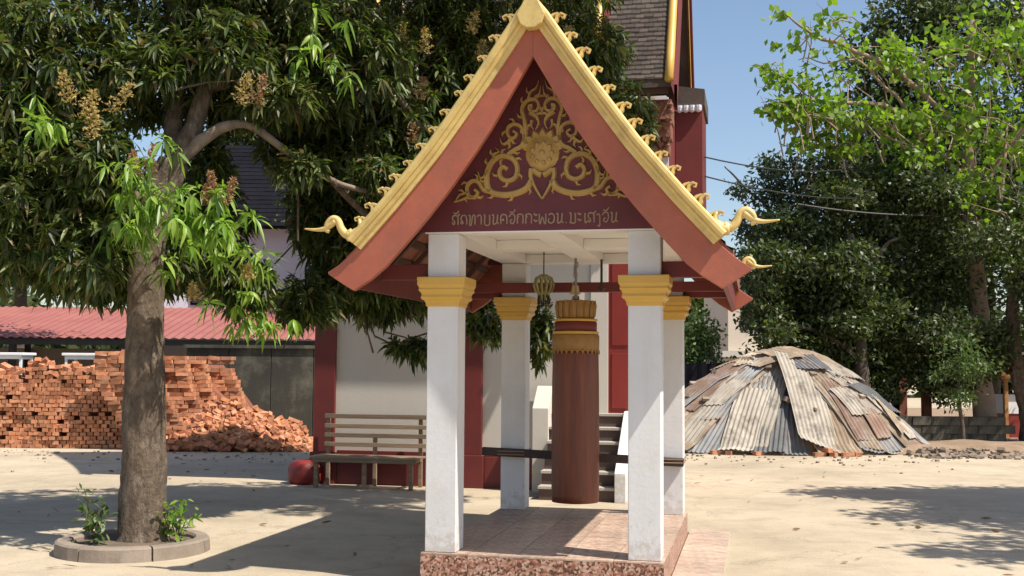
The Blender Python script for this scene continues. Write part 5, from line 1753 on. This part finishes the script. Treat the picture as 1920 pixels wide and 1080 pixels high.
# big trees behind on the left
for bx, by, hh, sc_, lab in ((-12.5, 26.2, 5.4, 1.0, 'dark background tree at the far left beyond the shed'), (-8.9, 40.5, 8.0, 1.4, 'tall dark background tree behind the white house'), (-17.5, 40.5, 7.5, 1.5, 'broad background tree behind the open shed at left'), (-3.2, 31.0, 6.0, 0.9, 'dark background tree between the white house and the temple')):
    tree('background_tree', (bx, by, 0), ([(bx, by, 0), (bx, by, hh * .5), (bx + .2, by, hh)], 0.25 * sc_, 0.08), [([(bx, by, hh * .55), (bx - 1.2 * sc_, by, hh)], 0.1, 0.03), ([(bx, by, hh * .6), (bx + 1.3 * sc_, by, hh * 1.05)], 0.1, 0.03)],
         [((bx + dx * sc_, by + dy * sc_, hh + dz * sc_), (1.7 * sc_, 1.3 * sc_, 1.25 * sc_), 2800) for dx, dy, dz in ((0, 0, .9), (-1.6, .2, -.2), (1.6, .1, -.1), (0, -.6, -.9), (-.9, .3, 1.7), (1.0, .2, 1.9))],
         'darkleaf', (0.20 * sc_, 0.09 * sc_), 'darkbark', label=lab, cat='tree', group='trees behind the yard')
# far wood along the horizon
n = 42000
xx = rng.uniform(-90, 95, n)
top = 5.0 + 2.2 * np.sin(xx * 0.13) + 1.6 * np.sin(xx * 0.37 + 1)
P = np.stack([xx, 62 + rng.uniform(-3, 3, n), rng.random(n) ** 0.8 * np.maximum(top, 2.0)], 1)
o = put('far_wood', card_mesh('far_wood', P, rng.normal(size=(n, 3)), 0.6 + 0.4 * rng.random(n), 0.4 + 0.3 * rng.random(n), 'darkleaf'))
tag(o, 'far dark belt of trees along the horizon', 'wood', kind='stuff')

# dark made-up fence standing in for the shade behind the heap on its left
FB = (4.0, 24.4, 0)
fen = empty('shade_fence', FB, label='low dark made-up fence standing in for shade left behind the heap', cat='fence')
x = 2.0
while x < 5.6:
    vs = []
    for k in range(17):
        vs += [(x + 0.84 * k / 16, 24.4 + 0.012 * math.sin(k * 1.6), 0.0), (x + 0.84 * k / 16, 24.4 + 0.012 * math.sin(k * 1.6), 1.62 + 0.04 * math.sin(x * 7))]
    m = MB(FB)
    m.add(vs, [(2 * k, 2 * k + 2, 2 * k + 3, 2 * k + 1) for k in range(16)])
    o = m.build('shade_fence_sheet', 'slate', fen)
    md = o.modifiers.new('thickness', 'SOLIDIFY')
    md.thickness = 0.004
    x += 0.85
for x in (2.0, 3.7, 5.4):
    m = MB(FB)
    m.box((x - 0.03, 24.42, 0), (x + 0.03, 24.48, 1.66))
    m.build('shade_fence_post', 'black', fen)
# pale building far behind
BBp = (8.6, 42, 0)
bld = empty('beige_building', BBp, label='pale beige building far behind the heap', cat='building')
m = MB(BBp)
m.box((7.6, 40, 0), (12.0, 45, 4.6))
m.build('building_wall', 'beige', bld)
m = MB(BBp)
m.box((7.3, 39.5, 1.9), (12.2, 39.99, 2.12))
m.build('ledge', 'temple_white', bld)
for xx in (8.1, 9.6, 11.0):
    m = MB(BBp)
    m.box((xx, 39.95, 2.9), (xx + 0.8, 39.999, 4.0))
    f_ = m.build('window', 'slate', bld)
    m = MB(BBp)
    m.box((xx + 0.05, 39.93, 2.95), (xx + 0.38, 39.949, 3.95))
    m.box((xx + 0.42, 39.93, 2.95), (xx + 0.75, 39.949, 3.95))
    m.build('pane', 'black', f_)
m = MB(BBp)
m.box((7.5, 39.8, 4.601), (12.1, 45.2, 4.75))
m.build('roof_slab', 'temple_white', bld)
# lean-to in the shade
LB = (8.6, 26.2, 0)
ln = empty('lean_to_shed', LB, label='small dark lean-to with a pale roof edge under the trees', cat='shed')
for x, y, h in ((7.95, 25.9, 1.75), (9.4, 25.9, 2.1), (7.95, 27.5, 1.75), (9.4, 27.5, 2.1)):
    m = MB(LB)
    m.box((x - 0.09, y - 0.09, 0), (x + 0.09, y + 0.09, h))
    m.build('post', 'brickcore', ln)
m = MB(LB)
m.prism([(7.75, 1.76), (8.6, 2.10), (9.6, 2.12), (9.6, 2.16), (8.58, 2.15), (7.75, 1.82)], 25.7, 27.7)
m.build('roof', 'tin_brown', ln)
m = MB(LB)
m.box((8.05, 27.45, 0), (9.3, 27.55, 1.74))
m.build('back_panel', 'slate', ln)
# low grey wall behind
GB = (8.9, 25.0, 0)
gw = empty('low_stone_wall', GB, label='low grey block wall behind the heap on its right', cat='wall')
m = MB()
m.box((-0.195, -0.09, -0.09), (0.195, 0.09, 0.09))
blk = m.mesh('block', M['shade_plaster'])  # blocks take the near-black plaster, so their shade is painted in
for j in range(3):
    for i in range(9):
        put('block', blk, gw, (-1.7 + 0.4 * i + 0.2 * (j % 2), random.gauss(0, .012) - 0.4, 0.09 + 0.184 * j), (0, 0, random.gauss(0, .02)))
# small orange stall at the right edge
OB = (11.5, 26.4, 0)
st = empty('orange_stall', OB, label='small orange and white stall at the right edge behind the trunks', cat='stall')
for x in (11.35, 12.4):
    m = MB(OB)
    m.box((x - 0.04, 26.2, 0), (x + 0.04, 26.28, 1.9))
    m.build('post', 'orange', st)
m = MB(OB)
m.box((11.2, 26.1, 1.35), (12.6, 26.19, 1.62))
m.build('sign_board', 'orange', st)
m = MB(OB)
m.box((11.3, 26.29, 0.55), (12.5, 26.8, 0.98))
m.build('counter', 'plastic', st)
m = MB(OB)
m.box((11.32, 26.31, 0.0), (12.48, 26.78, 0.549))
m.build('counter_base', 'doorred', st)
m = MB(OB)
m.box((11.1, 26.0, 1.901), (12.7, 27.3, 1.96))
m.build('roof', 'tin_grey', st)
# broken masonry along the edge of the yard
m = MB()
for i in range(520):
    x = 7.2 + 6.5 * random.random()
    y = 20.1 + 1.1 * random.random() - 0.12 * max(0, x - 8.5) * random.random() * 3
    s = 0.025 + 0.05 * random.random() ** 3
    rot = Matrix.Rotation(random.random() * 3, 3, 'Z') @ Matrix.Rotation(random.gauss(0, .4), 3, 'X')
    z = s * 0.4 + (0.10 * random.random() if y > 20.6 else 0)
    m.box((x - s, y - s * .7, z - s * .5), (x + s, y + s * .7, z + s * .5), rot)
tag(m.build('rubble', 'stone'), 'line of broken stones and brick bits along the yard edge at right', 'rubble', kind='stuff')
# low bank of earth under the trees
m = MB()
n = 30
vs = []
for i in range(n + 1):
    x = 6.4 + 8 * i / n
    hgt = 0.16 + 0.06 * mnoise.noise((x * 1.3, 0, 0))
    yb = 20.9 - 0.08 * max(0, x - 8)
    vs += [(x, yb, 0.0), (x, yb + 0.25, hgt), (x, yb + 1.5, hgt + 0.02), (x, yb + 3, 0.0)]
m.add(vs, [(4 * i + a, 4 * i + a + 4, 4 * i + a + 5, 4 * i + a + 1) for i in range(n) for a in range(3)])
m.build('earth_bank', 'dirt', kind='structure', smooth=True)
# fallen leaves
n = 150
P = np.stack([rng.uniform(-6, 5, n), rng.uniform(7.5, 19, n), np.full(n, 0.012)], 1)
keep = ~((np.abs(P[:, 0] - 0.75) < 1.9) & (P[:, 1] < 13.6))
P = P[keep]
Dd = rng.normal(size=P.shape)
Dd[:, 2] = 0.08
o = put('fallen_leaves', leaf_mesh('fallen_leaves', P, Dd, 0.06 + 0.08 * rng.random(len(P)), 0.02 + 0.02 * rng.random(len(P)), 'dryleaf', 0.0))
tag(o, 'dry leaves scattered over the yard', 'fallen leaves', kind='stuff')

# crumbs of brick and stone on the far side of the yard
m = MB()
for i in range(420):
    x = random.uniform(-9.5, 8.0)
    y = 20.6 - abs(random.gauss(0, 1.3))
    if y < 12 or (-3.2 < x < 2.6 and y > 13):
        continue
    q = 0.008 + 0.022 * random.random() ** 2
    m.box((x - q, y - q, 0), (x + q, y + q * .7, q * 1.1), Matrix.Rotation(random.random() * 3, 3, 'Z'))
tag(m.build('gravel', 'stone'), 'small crumbs of stone scattered in front of the heaps', 'gravel', kind='stuff')
# power lines
def cable(a, b, sag, r, lab):
    pts = []
    for i in range(17):
        t = i / 16
        p = Vector(a).lerp(Vector(b), t)
        p.z -= sag * 4 * t * (1 - t)
        pts.append(p)
    m = MB(a)
    m.tube(pts, r, 5)
    o = m.build('power_cable', 'black')
    o.location = a
    tag(o, lab, 'cable')
# the temple's gable end carries the near ends
g1 = FRAME @ Vector((0.80, 8.3, 4.60))
g2 = FRAME @ Vector((0.80, 8.5, 4.35))
cable(g1, (9.5, 29.0, 6.9), 0.25, 0.012, 'upper thin power line running from the temple to the trees')
cable(g2, (10.2, 29.0, 6.1), 0.25, 0.012, 'lower thin power line running from the temple to the trees')
cable((5.9, 23.4, 4.95), (10.4, 25.2, 5.02), 0.12, 0.018, 'pale sagging cable strung between the trees at right')
